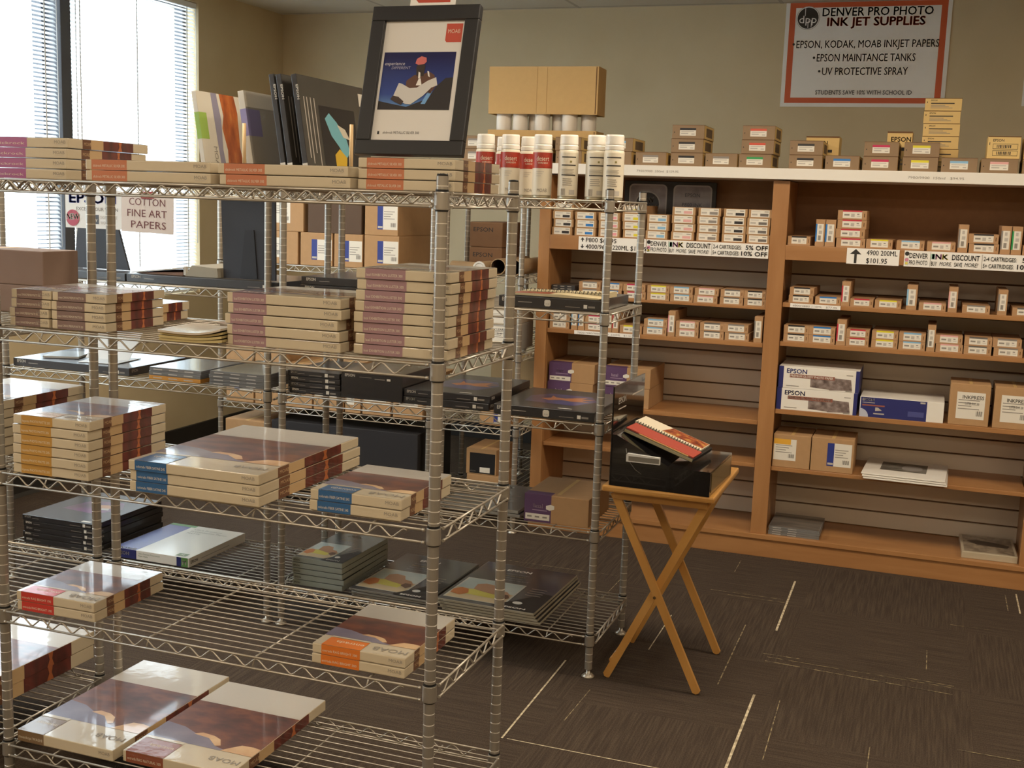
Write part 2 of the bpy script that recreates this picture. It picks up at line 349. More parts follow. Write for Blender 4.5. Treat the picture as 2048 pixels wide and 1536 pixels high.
def shelf_mesh(W, D):
    mb = MB(); zu, zl = .0155, -.0120; R = .0028
    def truss(p, q):
        p, q = Vector(p), Vector(q); d = (q - p); L = d.length; d.normalize(); up = Vector((0, 0, 1))
        for z in (zu, zl):
            mb.tube([p + up * z, q + up * z], R, CHROMEW, 8)
            for e in (p, q): mb.tube([e + up * z - d * .003, e + up * z + d * .003], .0037, CHROMEW, 8)
        t = .022; pts = []; per = .061; k = 0
        while t < L - .02:
            z0 = zl + .003 if k % 2 == 0 else zu - .003; s = 1 if k % 2 else -1
            pts += [p + d * (t - .006) + up * (z0 - s * .0028), p + d * t + up * z0, p + d * (t + .006) + up * (z0 - s * .0028)]
            t += per / 2; k += 1
        mb.tube(pts, .0021, CHROMEW, 6)
    e = .0165; o = .0165
    truss((e, -o, 0), (W - e, -o, 0)); truss((e, D + o, 0), (W - e, D + o, 0)); truss((-o, e, 0), (-o, D - e, 0)); truss((W + o, e, 0), (W + o, D - e, 0))
    n = max(6, round(D / .031)); r = .0018
    for i in range(n):
        y = (i + .5) * D / n; mb.tube([(-o, y, zu + .0008), (W + o, y, zu + .0008)], r, CHROMEW, 5, cap=False)
    k = max(2, round(W / .29))
    for i in range(k):
        x = (i + .5) * W / k
        mb.tube([(x, -o, zl + .004), (x, -o + .012, zu - .0045), (x, D + o - .012, zu - .0045), (x, D + o, zl + .004)], .0024, CHROMEW, 6)
    return mb.build('shelf', link=False)
def make_rack(W, D):
    r = bpy.data.objects.new('wire_shelving_unit', None); C.objects.link(r)
    for x, y in ((0, 0), (W, 0), (W, D), (0, D)):
        p = POST.copy(); C.objects.link(p); p.parent = r; p.location = (x, y, 0)
        f = FOOT.copy(); C.objects.link(f); f.parent = p
    sm = shelf_mesh(W, D)
    for z in LEV:
        s = sm.copy(); C.objects.link(s); s.parent = r; s.location = (0, 0, z)
        for x, y in ((0, 0), (W, 0), (W, D), (0, D)):
            c = COLLAR.copy(); C.objects.link(c); c.parent = s; c.location = (x, y, 0)
    return r
RW, RD = 1.167, .432
rk = make_rack(RW, RD)
RG = 'chrome wire shelving units'
for i, (x, y, lb) in enumerate(((-RW, 0, 'nearest chrome wire shelving unit, stacked with cream paper boxes'),
                                (-2.400, 0, 'chrome wire shelving unit cut by the picture edge, with large cartons'),
                                (-1.178, 1.358, 'chrome wire shelving unit with spray cans on its top shelf'),
                                (-2.405, 1.358, 'chrome wire shelving unit under the window, with black paper boxes'),
                                (-2.437, 2.87, 'chrome wire shelving unit along the far aisle holding brown cartons'))):
    o = rk if i == 0 else copy_tree(rk)
    o.location = (x, y, 0); tag(o, lb, 'shelving unit', RG)
r2 = make_rack(RW, .375); r2.rotation_euler = (0, 0, math.pi / 2); r2.location = (-.825, 2.87, 0); tag(r2, 'chrome wire shelving unit set endways beside the wooden bookcase', 'shelving unit', RG)
# ------------------------------------------------------------------ wooden bookcase
BX0, BX1, BX2 = (-.797, -.742), (.270, .341), (1.400, 1.470)
BYF, BYB = 3.019, 3.395
bk = empty('bookcase', (0, 0, 0)); tag(bk, 'long maple bookcase with a white top board and slatted back panels', 'bookcase')
def bpart(name, x0, x1, y0, y1, z0, z1, m, bev=.002, parent=bk):
    mb = MB(); mb.box(x0, x1, y0, y1, z0, z1, m, bev); return mb.build(name, parent)
for a, b in (BX0, BX1, BX2, (2.53, 2.60)):
    bpart('stile', a, b, BYF, BYF + .02, .105, 1.685, WOODV)
    c = (a + b) / 2; bpart('divider', c - .028, c + .028, BYF + .02, BYB, .105, 1.685, WOODV)
bpart('base', -.797, 2.60, BYF - .004, BYB, 0.0, .083, WOOD)
bpart('bottom_shelf', -.797, 2.60, BYF - .012, BYB, .083, .105, WOOD)
tb = bpart('top_board', -1.26, 2.62, BYF - .03, BYB + .04, 1.690, 1.737, WHITE, parent=None); tag(tb, 'thick white board along the top of the maple bookcase', 'board')
BAYS = ((BX0[1], BX1[0]), (BX1[1], BX2[0]), (BX2[1], 2.53))
for bi, (a, b) in enumerate(BAYS):
    mb = MB(); z = .105
    while z < 1.335:
        z1 = min(z + .0775, 1.35)
        mb.box(a - .045, b + .045, BYB - .018, BYB, z + .004, z1 - .004, SLATW); mb.box(a - .045, b + .045, BYB - .004, BYB, z1 - .004, z1 + .004, GROOVE)
        z += .0775
    mb.build('slat_panel', bk)
    bpart('back_panel', a - .045, b + .045, BYB - .012, BYB, 1.36, 1.69, mat('8a6038', .6, mottled=.12), 0)
    bpart('rail', a, b, BYF, BYF + .02, 1.345, 1.410, WOOD)
    bpart('fixed_shelf', a, b, BYF + .02, BYB - .018, 1.392, 1.410, WOOD)
    for zt, th, yf, m in (((1.130, .012, .03, WOOD), (.972, .020, .006, WOOD), (.622, .020, .012, WOOD), (.424, .018, .012, WOOD)), ((1.158, .020, .012, WOOD), (.986, .020, .006, WOOD), (.683, .021, .006, WOOD), (.420, .018, .006, WOOD)), ((1.158, .020, .012, WOOD), (.986, .020, .006, WOOD), (.683, .021, .006, WOOD), (.420, .018, .006, WOOD)))[bi]:
        bpart('shelf', a + .002, b - .002, BYF + yf, BYB - .018, zt - th, zt, m)
SH = dict(top=1.737, L0=1.410, L1=1.130, L2=.972, L3=.622, L4=.424, L5=.105, R0=1.410, R1=1.158, R2=.986, R3=.683, R4=.420, R5=.105)

# price signs on the rails
def sign(name, x0, x1, z0, z1, y, label, cat='price sign', group=None, m=PAPER, th=.003):
    o = empty(name, ((x0 + x1) / 2, y, z0)); tag(o, label, cat, group)
    mb = MB(); w, h = x1 - x0, z1 - z0; mb.box(-w / 2, w / 2, -th / 2, th / 2, 0, h, m); mb.build('card', o)
    t = MB(); F = Face(t, 'front', w, th, h); F.layer = 2
    return o, F, t
def sgn_done(t, o): t.build('lettering', o)
def price1(x0, x1, z0, z1):
    o, F, t = sign('price_sign', x0, x1, z0, z1, BYF - .003, 'narrow white price strip with up and down arrows, left bay rail')
    for v, dn in ((.62, 0), (.12, 1)):
        if not dn: F.poly([(.03, v + .14), (.058, v + .32), (.086, v + .14), (.066, v + .14), (.066, v), (.05, v), (.05, v + .14)], INKTXT)
        else: F.poly([(.03, v + .16), (.05, v + .16), (.05, v + .3), (.066, v + .3), (.066, v + .16), (.086, v + .16), (.058, v)], INKTXT)
    F.text('P800 $69.95', .11, .60, .020, INKTXT, width=.145, bold=.01); F.text('4000/9600 220ML $129.95', .11, .12, .020, INKTXT, width=.30, bold=.01); sgn_done(t, o)
def price2(x0, x1, z0, z1):
    o, F, t = sign('price_sign', x0, x1, z0, z1, BYF - .003, 'white price card with one large upward arrow, right bay rail')
    F.poly([(.06, .62), (.17, .95), (.28, .62), (.195, .62), (.195, .04), (.145, .04), (.145, .62)], INKTXT)
    F.text('4900 200ML', .38, .60, .021, INKTXT, width=.125, bold=.01); F.text('$101.95', .38, .10, .021, INKTXT, width=.085, bold=.01); sgn_done(t, o)
def disc(x0, x1, z0, z1, label):
    o, F, t = sign('discount_sign', x0, x1, z0, z1, BYF - .003, label, 'discount sign', 'discount strips on the bookcase rails')
    w = x1 - x0
    def circ(cu, cv, r, m): F.poly([(cu + r / w * math.cos(a * .5236), cv + r / (z1 - z0) * math.sin(a * .5236)) for a in range(12)], m)
    F.rect(.008, .08, .030, .55, mat('b8d0cc', .5)); circ(.019, .80, .009, INKTXT); circ(.019, .42, .008, mat('d18aa0', .5)); circ(.019, .2, .006, mat('e0cf60', .5))
    F.text('DENVER', .037, .54, .021, INKTXT, width=.073, bold=.012); F.text('PRO PHOTO', .037, .13, .019, INKTXT, width=.073, bold=.006)
    F.rect(.184, .06, .187, .94, GREYTXT)
    for k, (ch, c) in enumerate((('I', 'a9cdb9'), ('N', 'c985b4'), ('K', 'dccf62'))): F.text(ch, .196 + (0, .026, .074)[k], .54, .021, mat(c, .5), width=(.010, .022, .022)[k], bold=.04)
    F.text('DISCOUNT', .337, .53, .022, INKTXT, width=.107, bold=.016)
    F.text('BUY', .193, .13, .017, INKTXT, width=.023, bold=.006); F.text('MORE,', .250, .15, .016, INKTXT, width=.048, shear=.3); F.text('SAVE', .355, .13, .017, INKTXT, width=.031, bold=.006); F.text('MORE!', .425, .15, .016, INKTXT, width=.054, shear=.3)
    F.rect(.543, .06, .546, .94, GREYTXT)
    F.text('2-4 CARTRIDGES:', .556, .57, .017, INKTXT, width=.125, bold=.006); F.text('5% OFF', .818, .57, .019, INKTXT, width=.096, bold=.016)
    F.text('5+ CARTRIDGES:', .553, .14, .017, INKTXT, width=.118, bold=.006); F.text('10% OFF', .786, .14, .019, INKTXT, width=.113, bold=.016); sgn_done(t, o)
price1(-.600, -.282, 1.346, 1.408); disc(-.279, .268, 1.346, 1.408, 'printed ink discount strip on the left bay rail')
price2(.600, .815, 1.342, 1.409); disc(.835, 1.398, 1.342, 1.409, 'printed ink discount strip on the right bay rail')
for x0, x1, z0, z1, y, tx, lb in ((-.605, -.29, .953, .971, BYF + .003, '7800/7880/9800/9880  220ML   $112.95', 'thin white price strip on the orange-edged lower shelf, left bay'),
                                  (.376, .59, 1.139, 1.157, BYF + .009, '4800/4880 110ML   $77.95', 'thin white price strip on the right bay shelf below the arrow card')):
    o, F, t = sign('shelf_price_strip', x0, x1, z0, z1, y, lb, th=.0015); F.text(tx, .05, .25, .008, GREYTXT, width=(x1 - x0) * .88); sgn_done(t, o)
# small print on the front edge of the white top board
t = MB(); t.text('7900/9900  350ml  $159.95', (-.335, BYF - .0306, 1.7065), (1, 0, 0), (0, 0, 1), .010, GREYTXT, width=.19)
t.text('7900/9900  150ml   $94.95', (.823, BYF - .0306, 1.7065), (1, 0, 0), (0, 0, 1), .010, GREYTXT, width=.22); t.build('edge_lettering', tb)
# framed plaque at the back of the top left compartment
pq = empty('product_plaque', (-.255, BYB - .05, SH['L0'] + .001)); tag(pq, 'black board with two round-cornered grey panels behind the ink cartons', 'sign')
mb = MB(); mb.box(-.222, .222, -.008, .008, 0, .265, BLACK, .003); mb.build('board', pq)
def rrect(cx, cz, w, h, r, y):
    pts = []
    for sx, sz, a0 in ((1, 1, 0), (-1, 1, 90), (-1, -1, 180), (1, -1, 270)):
        for k in range(5):
            a = math.radians(a0 + k * 22.5); pts.append((cx + sx * (w / 2 - r) + r * math.cos(a), y, cz + sz * (h / 2 - r) + r * math.sin(a)))
    return pts[::-1]
mb = MB()
PLG = ramp_mat('marbled_grey', [(.35, '7d7778'), (.6, '9a9492')], noise=14, rough=.5); PLR = mat('a8a29e', .5)
for cx, txts in ((-.105, None), (.11, ('EPSON', 'P800 INK', '$69.95'))):
    mb.poly(rrect(cx, .155, .185, .19, .022, -.0085), PLR); mb.poly(rrect(cx, .155, .172, .177, .018, -.0089), PLG)
    if txts:
        for k, s_ in enumerate(txts): mb.text(s_, (cx, -.0095, .195 - k * .045), (1, 0, 0), (0, 0, 1), .017, mat('4a4a55', .6), align='c')
    else:
        mb.poly([(cx + .062 * math.cos(-k * .3142), -.0093, .155 + .062 * math.sin(-k * .3142)) for k in range(20)], PLR); mb.poly([(cx + .056 * math.cos(-k * .3142), -.0096, .155 + .056 * math.sin(-k * .3142)) for k in range(20)], BLACK)
        u = Vector((.985, 0, .17)); v = Vector((-.17, 0, .985))
        mb.text('NEW', Vector((cx - .003, -.0100, .158)), u, v, .027, PLR, align='c', width=.075, bold=.03); mb.text('PRODUCT', Vector((cx + .004, -.0100, .132)), u, v, .016, PLR, align='c', width=.088, bold=.02)
mb.build('panels', pq)

# ------------------------------------------------------------------ generic stacking
ORD = {1: ['single'], 2: ['lower', 'upper'], 3: ['bottom', 'middle', 'topmost'], 4: ['bottom', 'second from bottom', 'second from top', 'topmost'],
       5: ['bottom', 'second from bottom', 'middle', 'second from top', 'topmost'], 6: ['bottom', 'second from bottom', 'third from bottom', 'third from top', 'second from top', 'topmost'],
       8: ['bottom', 'second from bottom', 'third from bottom', 'fourth from bottom', 'fourth from top', 'third from top', 'second from top', 'topmost']}
PROTO = {}
def put(key, maker, name, loc, rz, label, cat, group=None, rx=0.0, ry=0.0):
    # first use builds the thing, later uses copy it (the mesh is shared)
    if key not in PROTO: o = maker(); PROTO[key] = o; o.name = name
    else: o = copy_tree(PROTO[key])
    o.location = loc; o.rotation_euler = (rx, ry, rz); tag(o, label, cat, group)
    return o
def stack(key, maker, name, n, x0, x1, yf, z, d, t, fmt, cat, group=None, jit=.0025, rz=0.0, yaw=.008):
    cx = (x0 + x1) / 2
    for i in range(n):
        j = random.uniform(-jit, jit) if n > 1 else 0; k = random.uniform(0, jit) if n > 1 else 0
        lab = fmt.replace('{pos}', ORD[n][i])
        put(key, maker, name, (cx + j, yf + d / 2 + k, z + i * t + .0003), rz + random.uniform(-yaw, yaw), lab, cat, group)

# ------------------------------------------------------------------ ink cartons
INK_BODY = {'A': mat('8f7558', .75, mottled=.05), 'B': KRAFT, 'C': mat('b28a62', .75, mottled=.06)}
YEL = mat('dcbc7a', .6); PANE = mat('6e5c48', .7); LBL = mat('e2dccf', .55); LBLG = mat('b9b2a8', .6)
INKC = {'black': '2a2728', 'grey': '8a837c', 'green': '2f9a54', 'red': 'd0563f', 'blue': '2f78bd', 'magenta': 'c02a55', 'yellow': 'e0d232', 'light blue': '8ab8d8', 'pink': 'e0a9a4', 'dark grey': '6a6560', 'crimson': 'c23240', 'rose': 'e29aa0'}
def ink_box(style, col, w, d, h):
    def mk():
        mb = MB(); c = mat(INKC[col], .5)
        if style == 'A':
            mb.box(-w / 2, w / 2, -d / 2, d / 2, 0, h, INK_BODY['A'], .0012)
            F = Face(mb, 'front', w, d, h); F.rect(.24, .22, .74, .62, LBL); F.rect(.24, .62, .74, .78, c); F.rect(.28, .5, .68, .55, LBLG, False); F.rect(.28, .34, .5, .42, LBLG, False); F.rect(.6, .3, .7, .38, LBLG, False); F.rect(.055, .42, .08, .5, INKTXT)
            F.rect(0, .97, 1, 1, GROOVE)
            F = Face(mb, 'right', w, d, h); F.rect(.02, .03, .98, .97, YEL); F.rect(.2, .18, .82, .82, PANE)
            F = Face(mb, 'left', w, d, h); F.rect(.02, .03, .98, .97, YEL); F.rect(.2, .18, .82, .82, PANE)
            F = Face(mb, 'top', w, d, h); F.rect(.02, .02, .98, .98, TAN)
        elif style == 'B':
            mb.box(-w / 2, w / 2, -d / 2, d / 2, 0, h, KRAFT, .0008)
            F = Face(mb, 'front', w, d, h); F.rect(.1, .1, .9, .93, LBL); F.rect(.5, .2, .86, .52, c); F.rect(.14, .3, .38, .5, LBLG, False); F.rect(.15, .72, .5, .78, LBLG, False); F.rect(.68, .7, .86, .8, GREYTXT, False)
        else:
            mb.box(-w / 2, w / 2, -d / 2, d / 2, 0, h, INK_BODY['C'], .0008)
            F = Face(mb, 'front', w, d, h); F.rect(.17, .16, .83, .84, LBL); F.rect(.17, .84, .83, 1.0, c); F.rect(.22, .42, .4, .6, GREYTXT, False); F.rect(.46, .3, .58, .65, LBLG, False); F.rect(.66, .36, .78, .42, LBLG, False); F.rect(.66, .55, .74, .66, GREYTXT, False)
            F.rect(.9, .3, .93, .7, GROOVE, False)
            F = Face(mb, 'top', w, d, h); F.rect(.17, 0, .83, .06, c)
        return mb.build('ink_carton')
    return mk
def ink_up(col, w, d, h):
    # the same carton standing on end
    def mk():
        mb = MB(); c = mat(INKC[col], .5); mb.box(-w / 2, w / 2, -d / 2, d / 2, 0, h, INK_BODY['C'], .0008)
        F = Face(mb, 'front', w, d, h); F.rect(.16, .17, .84, .83, LBL); F.rect(0, .17, .16, .83, c); F.rect(.3, .22, .6, .4, GREYTXT, False); F.rect(.35, .46, .7, .58, LBLG, False); F.rect(.35, .66, .6, .78, LBLG, False)
        F = Face(mb, 'left', w, d, h); F.rect(.94, .17, 1, .83, c)
        return mb.build('ink_carton')
    return mk
def inks(style, rows, z, yf, d, h, group):
    # rows: colour, how many stacked, left, right, phrase (a whole label when single, else led by the place in the stack)
    for col, n, x0, x1, ph in rows:
        w = round((x1 - x0) / .004) * .004
        stack((style, col, w, d, h), ink_box(style, col, w, d, h), 'ink_carton', n, (x0 + x1) / 2 - w / 2, (x0 + x1) / 2 + w / 2, yf, z, d, h + .0005, ph if n == 1 else '{pos} ' + ph, 'ink carton', group, .003)
def inks_up(rows, z, yf, d, h, group):
    for col, x0, x1, ph in rows:
        w = round((x1 - x0) / .003) * .003
        put(('up', col, w, d, h), ink_up(col, w, d, h), 'ink_carton', ((x0 + x1) / 2, yf + d / 2, z + .0003), 0, ph, 'ink carton', group)
G = 'ink cartons on the white top board'; SP = 'on the top board behind the spray cans'
inks('A', [('grey', 2, -1.20, -1.075, 'grey-label ink carton on the top board behind the framed poster'), ('light blue', 2, -1.045, -.92, 'light blue ink carton behind the red-label spray cans'), ('green', 2, -.89, -.765, 'green-label ink carton ' + SP), ('yellow', 2, -.735, -.61, 'yellow-label ink carton ' + SP), ('light blue', 2, -.50, -.371, 'light blue ink carton at the right end of the spray cans')], SH['top'], 3.03, .235, .060, G)
inks('A', [('grey', 1, -.353, -.214, 'grey-label ink carton alone between the spray cans and the black pile'), ('black', 3, -.192, -.047, 'black-label ink carton of the three-high pile on the top board'), ('grey', 1, -.036, .104, 'grey-label ink carton alone between the black pile and the green carton'), ('green', 1, .112, .252, 'green-label ink carton under two red ones on the top board'),
           ('black', 2, .326, .466, 'black-label ink carton of the two-high pile on the top board'), ('blue', 1, .480, .620, 'bright blue ink carton alone on the top board'), ('magenta', 2, .638, .778, 'magenta-label ink carton of the pair on the top board'), ('yellow', 2, .796, .936, 'yellow-label ink carton of the pair below the wall poster'),
           ('light blue', 1, .950, 1.090, 'light blue ink carton below the maintenance-box tower'), ('pink', 1, 1.104, 1.244, 'pink-label ink carton under the barcoded yellow box'), ('grey', 1, 1.262, 1.402, 'grey-label ink carton at the cut-off end of the top board')], SH['top'], 3.03, .235, .060, G)
stack(('A', 'red', .14, .235, .06), ink_box('A', 'red', .14, .235, .06), 'ink_carton', 2, .118, .258, 3.03, SH['top'] + .0608, .235, .0605, '{pos} red-label ink carton of the two on the green one', 'ink carton', G)
def maint(w, d, h, bars):
    def mk():
        mb = MB(); mb.box(-w / 2, w / 2, -d / 2, d / 2, 0, h, YEL, .001); F = Face(mb, 'front', w, d, h)
        F.text('EPSON', .16, .76, h * .11, INKTXT, bold=.02); F.rect(.05, .6, .07, .72, INKTXT)
        if bars:
            for v in (.12, .42):
                F.rect(.16, v, .92, v + .24, INKTXT); F.rect(.17, v + .02, .91, v + .22, YEL)
                for k in range(9): F.rect(.28 + k * .05, v + .05, .30 + k * .05 + (k % 3) * .008, v + .19, INKTXT, k == 0)
        else:
            F.rect(.16, .54, .8, .62, INKTXT)
            for k in range(3): F.rect(.16, .2 + k * .1, .75 - k * .1, .24 + k * .1, GREYTXT, False)
        F.rect(0, .96, 1, 1, GROOVE)
        return mb.build('maintenance_box')
    return mk
stack('maint', maint(.15, .14, .0535, False), 'maintenance_box', 6, .862, 1.012, 3.275, SH['top'], .14, .054, '{pos} yellow box of the tall tower on the top board', 'carton', 'yellow boxes on the top board')
put('mbar', maint(.125, .2, .09, True), 'maintenance_box', (1.185, 3.14, SH['top'] + .0608), 0, 'yellow box with two barcodes on the pink-label carton', 'carton', 'yellow boxes on the top board')
put('mbar', None, 'maintenance_box', (1.325, 3.14, SH['top'] + .0608), 0, 'yellow barcoded box cut by the picture edge, top board', 'carton', 'yellow boxes on the top board')
put('my1', maint(.145, .13, .155, False), 'maintenance_box', (.44, 3.345, SH['top'] + .0003), 0, 'yellow box half hidden behind the black-label pair', 'carton', 'yellow boxes on the top board', )
put('my2', maint(.105, .13, .18, False), 'maintenance_box', (.768, 3.345, SH['top'] + .0003), 0, 'yellow box half hidden behind the magenta-label pair', 'carton', 'yellow boxes on the top board')
# top open compartments
G = 'ink cartons in the open top compartments'; L = 'stack, left bay top shelf'
inks('B', [('black', 4, -.735, -.637, 'black-chip carton, stack against the left stile'), ('blue', 3, -.624, -.524, 'blue-chip carton, ' + L), ('rose', 3, -.512, -.414, 'pale red-chip carton, ' + L), ('yellow', 4, -.398, -.298, 'yellow-chip carton, ' + L), ('light blue', 3, -.285, -.186, 'light blue-chip carton, ' + L), ('pink', 4, -.172, -.066, 'pink-chip carton, ' + L),
           ('grey', 4, -.055, .045, 'grey-chip carton, stack right of the pink stack'), ('black', 4, .058, .160, 'black-chip carton, stack right of the grey stack'), ('dark grey', 4, .166, .266, 'dark grey-chip carton, stack against the middle stile')], SH['L0'], 3.03, .26, .0365, G)
R = ', right bay top shelf'
inks('C', [('black', 1, .345, .441, 'black-label ink carton beside the middle stile, right bay top shelf'), ('crimson', 4, .549, .669, 'red-label carton of the four-high stack' + R), ('yellow', 1, .675, .785, 'yellow-label ink carton right of the red stack'), ('light blue', 1, .798, .912, 'light blue ink carton lying' + R), ('pink', 1, .920, 1.034, 'pink-label ink carton lying' + R), ('black', 2, 1.085, 1.200, 'black-label carton of the pair' + R), ('green', 1, 1.292, 1.396, 'green-label ink carton at the right stile, top shelf')], SH['R0'], 3.03, .26, .039, G)
inks_up([('blue', .461, .501, 'left of two blue-edged ink cartons standing on end'), ('blue', .503, .545, 'right of two blue-edged ink cartons standing on end'), ('grey', 1.042, 1.081, 'pale ink carton standing on end left of the black pair'), ('grey', 1.206, 1.246, 'pale ink carton standing on end right of the black pair'), ('green', 1.248, 1.288, 'green-edged ink carton standing on end')], SH['R0'], 3.03, .26, .115, G)
# the thin shelves
G = 'ink cartons on the thin shelves'; L = 'carton of the pair, left bay thin shelf'
inks('C', [('grey', 2, -.604, -.498, 'grey-label ' + L), ('blue', 2, -.490, -.392, 'blue-label ' + L), ('magenta', 2, -.386, -.284, 'magenta-label ' + L), ('yellow', 2, -.277, -.173, 'yellow-label ' + L), ('light blue', 2, -.166, -.063, 'light blue ' + L), ('pink', 2, -.056, .052, 'pink-label ' + L), ('dark grey', 2, .061, .165, 'dark grey ' + L), ('black', 2, .170, .266, 'black-label ' + L)], SH['L1'], 3.052, .26, .034, G)
L = 'pair, left bay orange-edged shelf'
inks('C', [('grey', 2, -.730, -.632, 'grey-label carton of the ' + L), ('magenta', 2, -.556, -.462, 'magenta-label carton of the ' + L), ('yellow', 1, -.390, -.285, 'yellow-label carton lying alone on the orange-edged shelf'), ('light blue', 2, -.278, -.171, 'light blue carton of the ' + L), ('pink', 2, -.126, -.024, 'pink-label carton of the ' + L), ('dark grey', 2, -.019, .089, 'dark grey carton of the ' + L), ('grey', 2, .094, .204, 'pale grey carton of the ' + L)], SH['L2'], 3.03, .26, .0365, G)
inks_up([('light blue', -.624, -.594, 'first light-blue-edged upright carton, orange-edged shelf'), ('blue', -.590, -.561, 'blue-edged upright carton on the orange-edged shelf'), ('crimson', -.457, -.427, 'left of two red-edged upright cartons, left bay'), ('crimson', -.425, -.395, 'right of two red-edged upright cartons, left bay'), ('rose', -.164, -.131, 'pale upright carton between light blue and pink pairs'), ('grey', .226, .262, 'upright carton at the middle stile, orange-edged shelf')], SH['L2'], 3.03, .26, .116, G)
R = ', right bay labelled shelf'
inks('C', [('black', 2, .367, .473, 'black-label carton of the pair' + R), ('blue', 1, .480, .588, 'blue-label carton lying' + R), ('crimson', 1, .627, .724, 'red-label carton lying' + R), ('yellow', 1, .731, .839, 'yellow-label carton lying' + R), ('pink', 1, .909, 1.017, 'pink-label carton lying' + R), ('grey', 1, 1.082, 1.190, 'grey-label carton lying' + R), ('dark grey', 1, 1.278, 1.386, 'dark grey carton lying at the right stile, labelled shelf')], SH['R1'], 3.036, .26, .034, G)
inks_up([('crimson', .590, .625, 'red-edged upright carton' + R), ('light blue', .858, .900, 'light-blue-edged upright carton' + R), ('pink', 1.025, 1.062, 'pink-edged upright carton' + R), ('grey', 1.219, 1.256, 'grey upright carton' + R)], SH['R1'], 3.036, .26, .105, G)
R = ' of the pair above the glossy-paper cartons'
inks('C', [('black', 2, .354, .460, 'black-label carton' + R), ('blue', 2, .464, .578, 'blue-label carton' + R), ('crimson', 2, .624, .722, 'red-label carton' + R), ('yellow', 2, .727, .837, 'yellow-label carton' + R), ('light blue', 2, .841, .951, 'light blue carton' + R), ('pink', 2, .990, 1.097, 'pink-label carton' + R), ('dark grey', 2, 1.102, 1.212, 'dark grey carton' + R), ('grey', 2, 1.217, 1.329, 'pale grey carton' + R)], SH['R2'], 3.03, .26, .0365, G)
inks_up([('crimson', .582, .620, 'red-edged upright carton above the glossy-paper cartons'), ('grey', .954, .988, 'grey upright carton between light blue and pink pairs')], SH['R2'], 3.03, .26, .112, G)
# ------------------------------------------------------------------ rest of the bookcase stock
def thin_pack(w, d, t, m, topm=None, n_line=3):
    def mk():
        mb = MB(); mb.box(-w / 2, w / 2, -d / 2, d / 2, 0, t, m, .0008)
        F = Face(mb, 'front', w, d, t)
        for k in range(n_line): F.rect(.08 + .3 * k, .35, .25 + .3 * k, .6, LBLG, k == 0)
        if topm: F = Face(mb, 'top', w, d, t); F.rect(.02, .02, .98, .98, topm)
        return mb.build('paper_pack')
    return mk
stack('dvdk', thin_pack(.115, .2, .011, EBLK2, mat('6d675f', .3, coat=.6)), 'paper_pack', 4, -.735, -.62, 3.06, SH['L1'], .2, .0114, '{pos} dark thin pack beside the left stile, thin shelf', 'paper pack', 'thin dark packs in the bookcase')
PURP = mat('5b3f63', .55)
def lasal(w, d, h, wv=.5):
    def mk():
        mb = MB(); mb.box(-w / 2, w / 2, -d / 2, d / 2, 0, h, KRAFT, .002)
        F = Face(mb, 'front', w, d, h); F.rect(0, .0, wv, 1, PURP); F.rect(.02, .08, wv - .02, .3, LBL); F.text('lasal', wv * .35, .52, h * .15, mat('c9b6c4', .6), bold=.005)
        for k in range(3): F.rect(.05 + k * .12, .16, .12 + k * .12, .22, GREYTXT, k == 0)
        F.rect(wv * .3, .42, wv * .85, .45, mat('a58fa5', .6), False); F.poly([(wv - .08, .5), (wv - .02, .46), (wv + .05, .52), (wv + .05, .64), (wv - .01, .68), (wv - .08, .62)], LBL)
        F = Face(mb, 'top', w, d, h); F.rect(0, 0, wv, .16, PURP); F.rect(.47, .1, .53, 1, TAN); F = Face(mb, 'left', w, d, h); F.rect(.8, 0, 1, 1, PURP)
        return mb.build('paper_carton')
    return mk
for i, (x0, x1) in enumerate(((-.735, -.505), (-.46, -.235))):
    stack('lasalL', lasal(.225, .30, .093), 'paper_carton', 2, x0, x1, 3.05, SH['L3'], .30, .0935, '{pos} purple-end carton, ' + ('pair at the left stile' if i == 0 else 'pair behind the black display stand'), 'carton', 'purple-end cartons in the bookcase', .004)
NAVY = mat('2b2f6c', .45); PHOTOS = ramp_mat('street_photo', [(.3, '4a3c3a'), (.5, '7c6c66'), (.7, 'a89a94')], scale=(8, 3, 10), noise=4, rough=.4, coat=.3)
def glossy(w, d, h):
    def mk():
        mb = MB(); mb.box(-w / 2, w / 2, -d / 2, d / 2, 0, h, WHITE, .0015)
        F = Face(mb, 'front', w, d, h); F.rect(0, 0, .06, 1, NAVY); F.rect(.955, 0, 1, 1, NAVY); F.text('EPSON', .10, .70, h * .2, NAVY, width=w * .25, bold=.025)
        F.poly([(.4, .12), (.66, .06), (.66, .5), (.4, .56)], PHOTOS); F.poly([(.64, .04), (.92, .1), (.9, .58), (.62, .62)], PHOTOS)
        F.rect(.14, .5, .70, .66, mat('8f5646', .5)); F.text('PREMIUM GLOSSY PHOTO PAPER', .15, .53, h * .1, LBL, width=w * .53, bold=.02); F.rect(.1, .1, .26, .13, GREYTXT); F.rect(.84, .76, .92, .79, GREYTXT, False); F.rect(.84, .04, .92, .08, GREYTXT, False)
        F = Face(mb, 'left', w, d, h); F.rect(0, 0, 1, 1, NAVY); F = Face(mb, 'right', w, d, h); F.rect(0, 0, 1, 1, NAVY)
        return mb.build('photo_paper_carton')
    return mk
stack('glossy', glossy(.345, .28, .097), 'photo_paper_carton', 2, .345, .690, 3.03, SH['R3'], .28, .0975, '{pos} white carton with navy ends and street photographs', 'carton', 'white glossy-paper cartons')
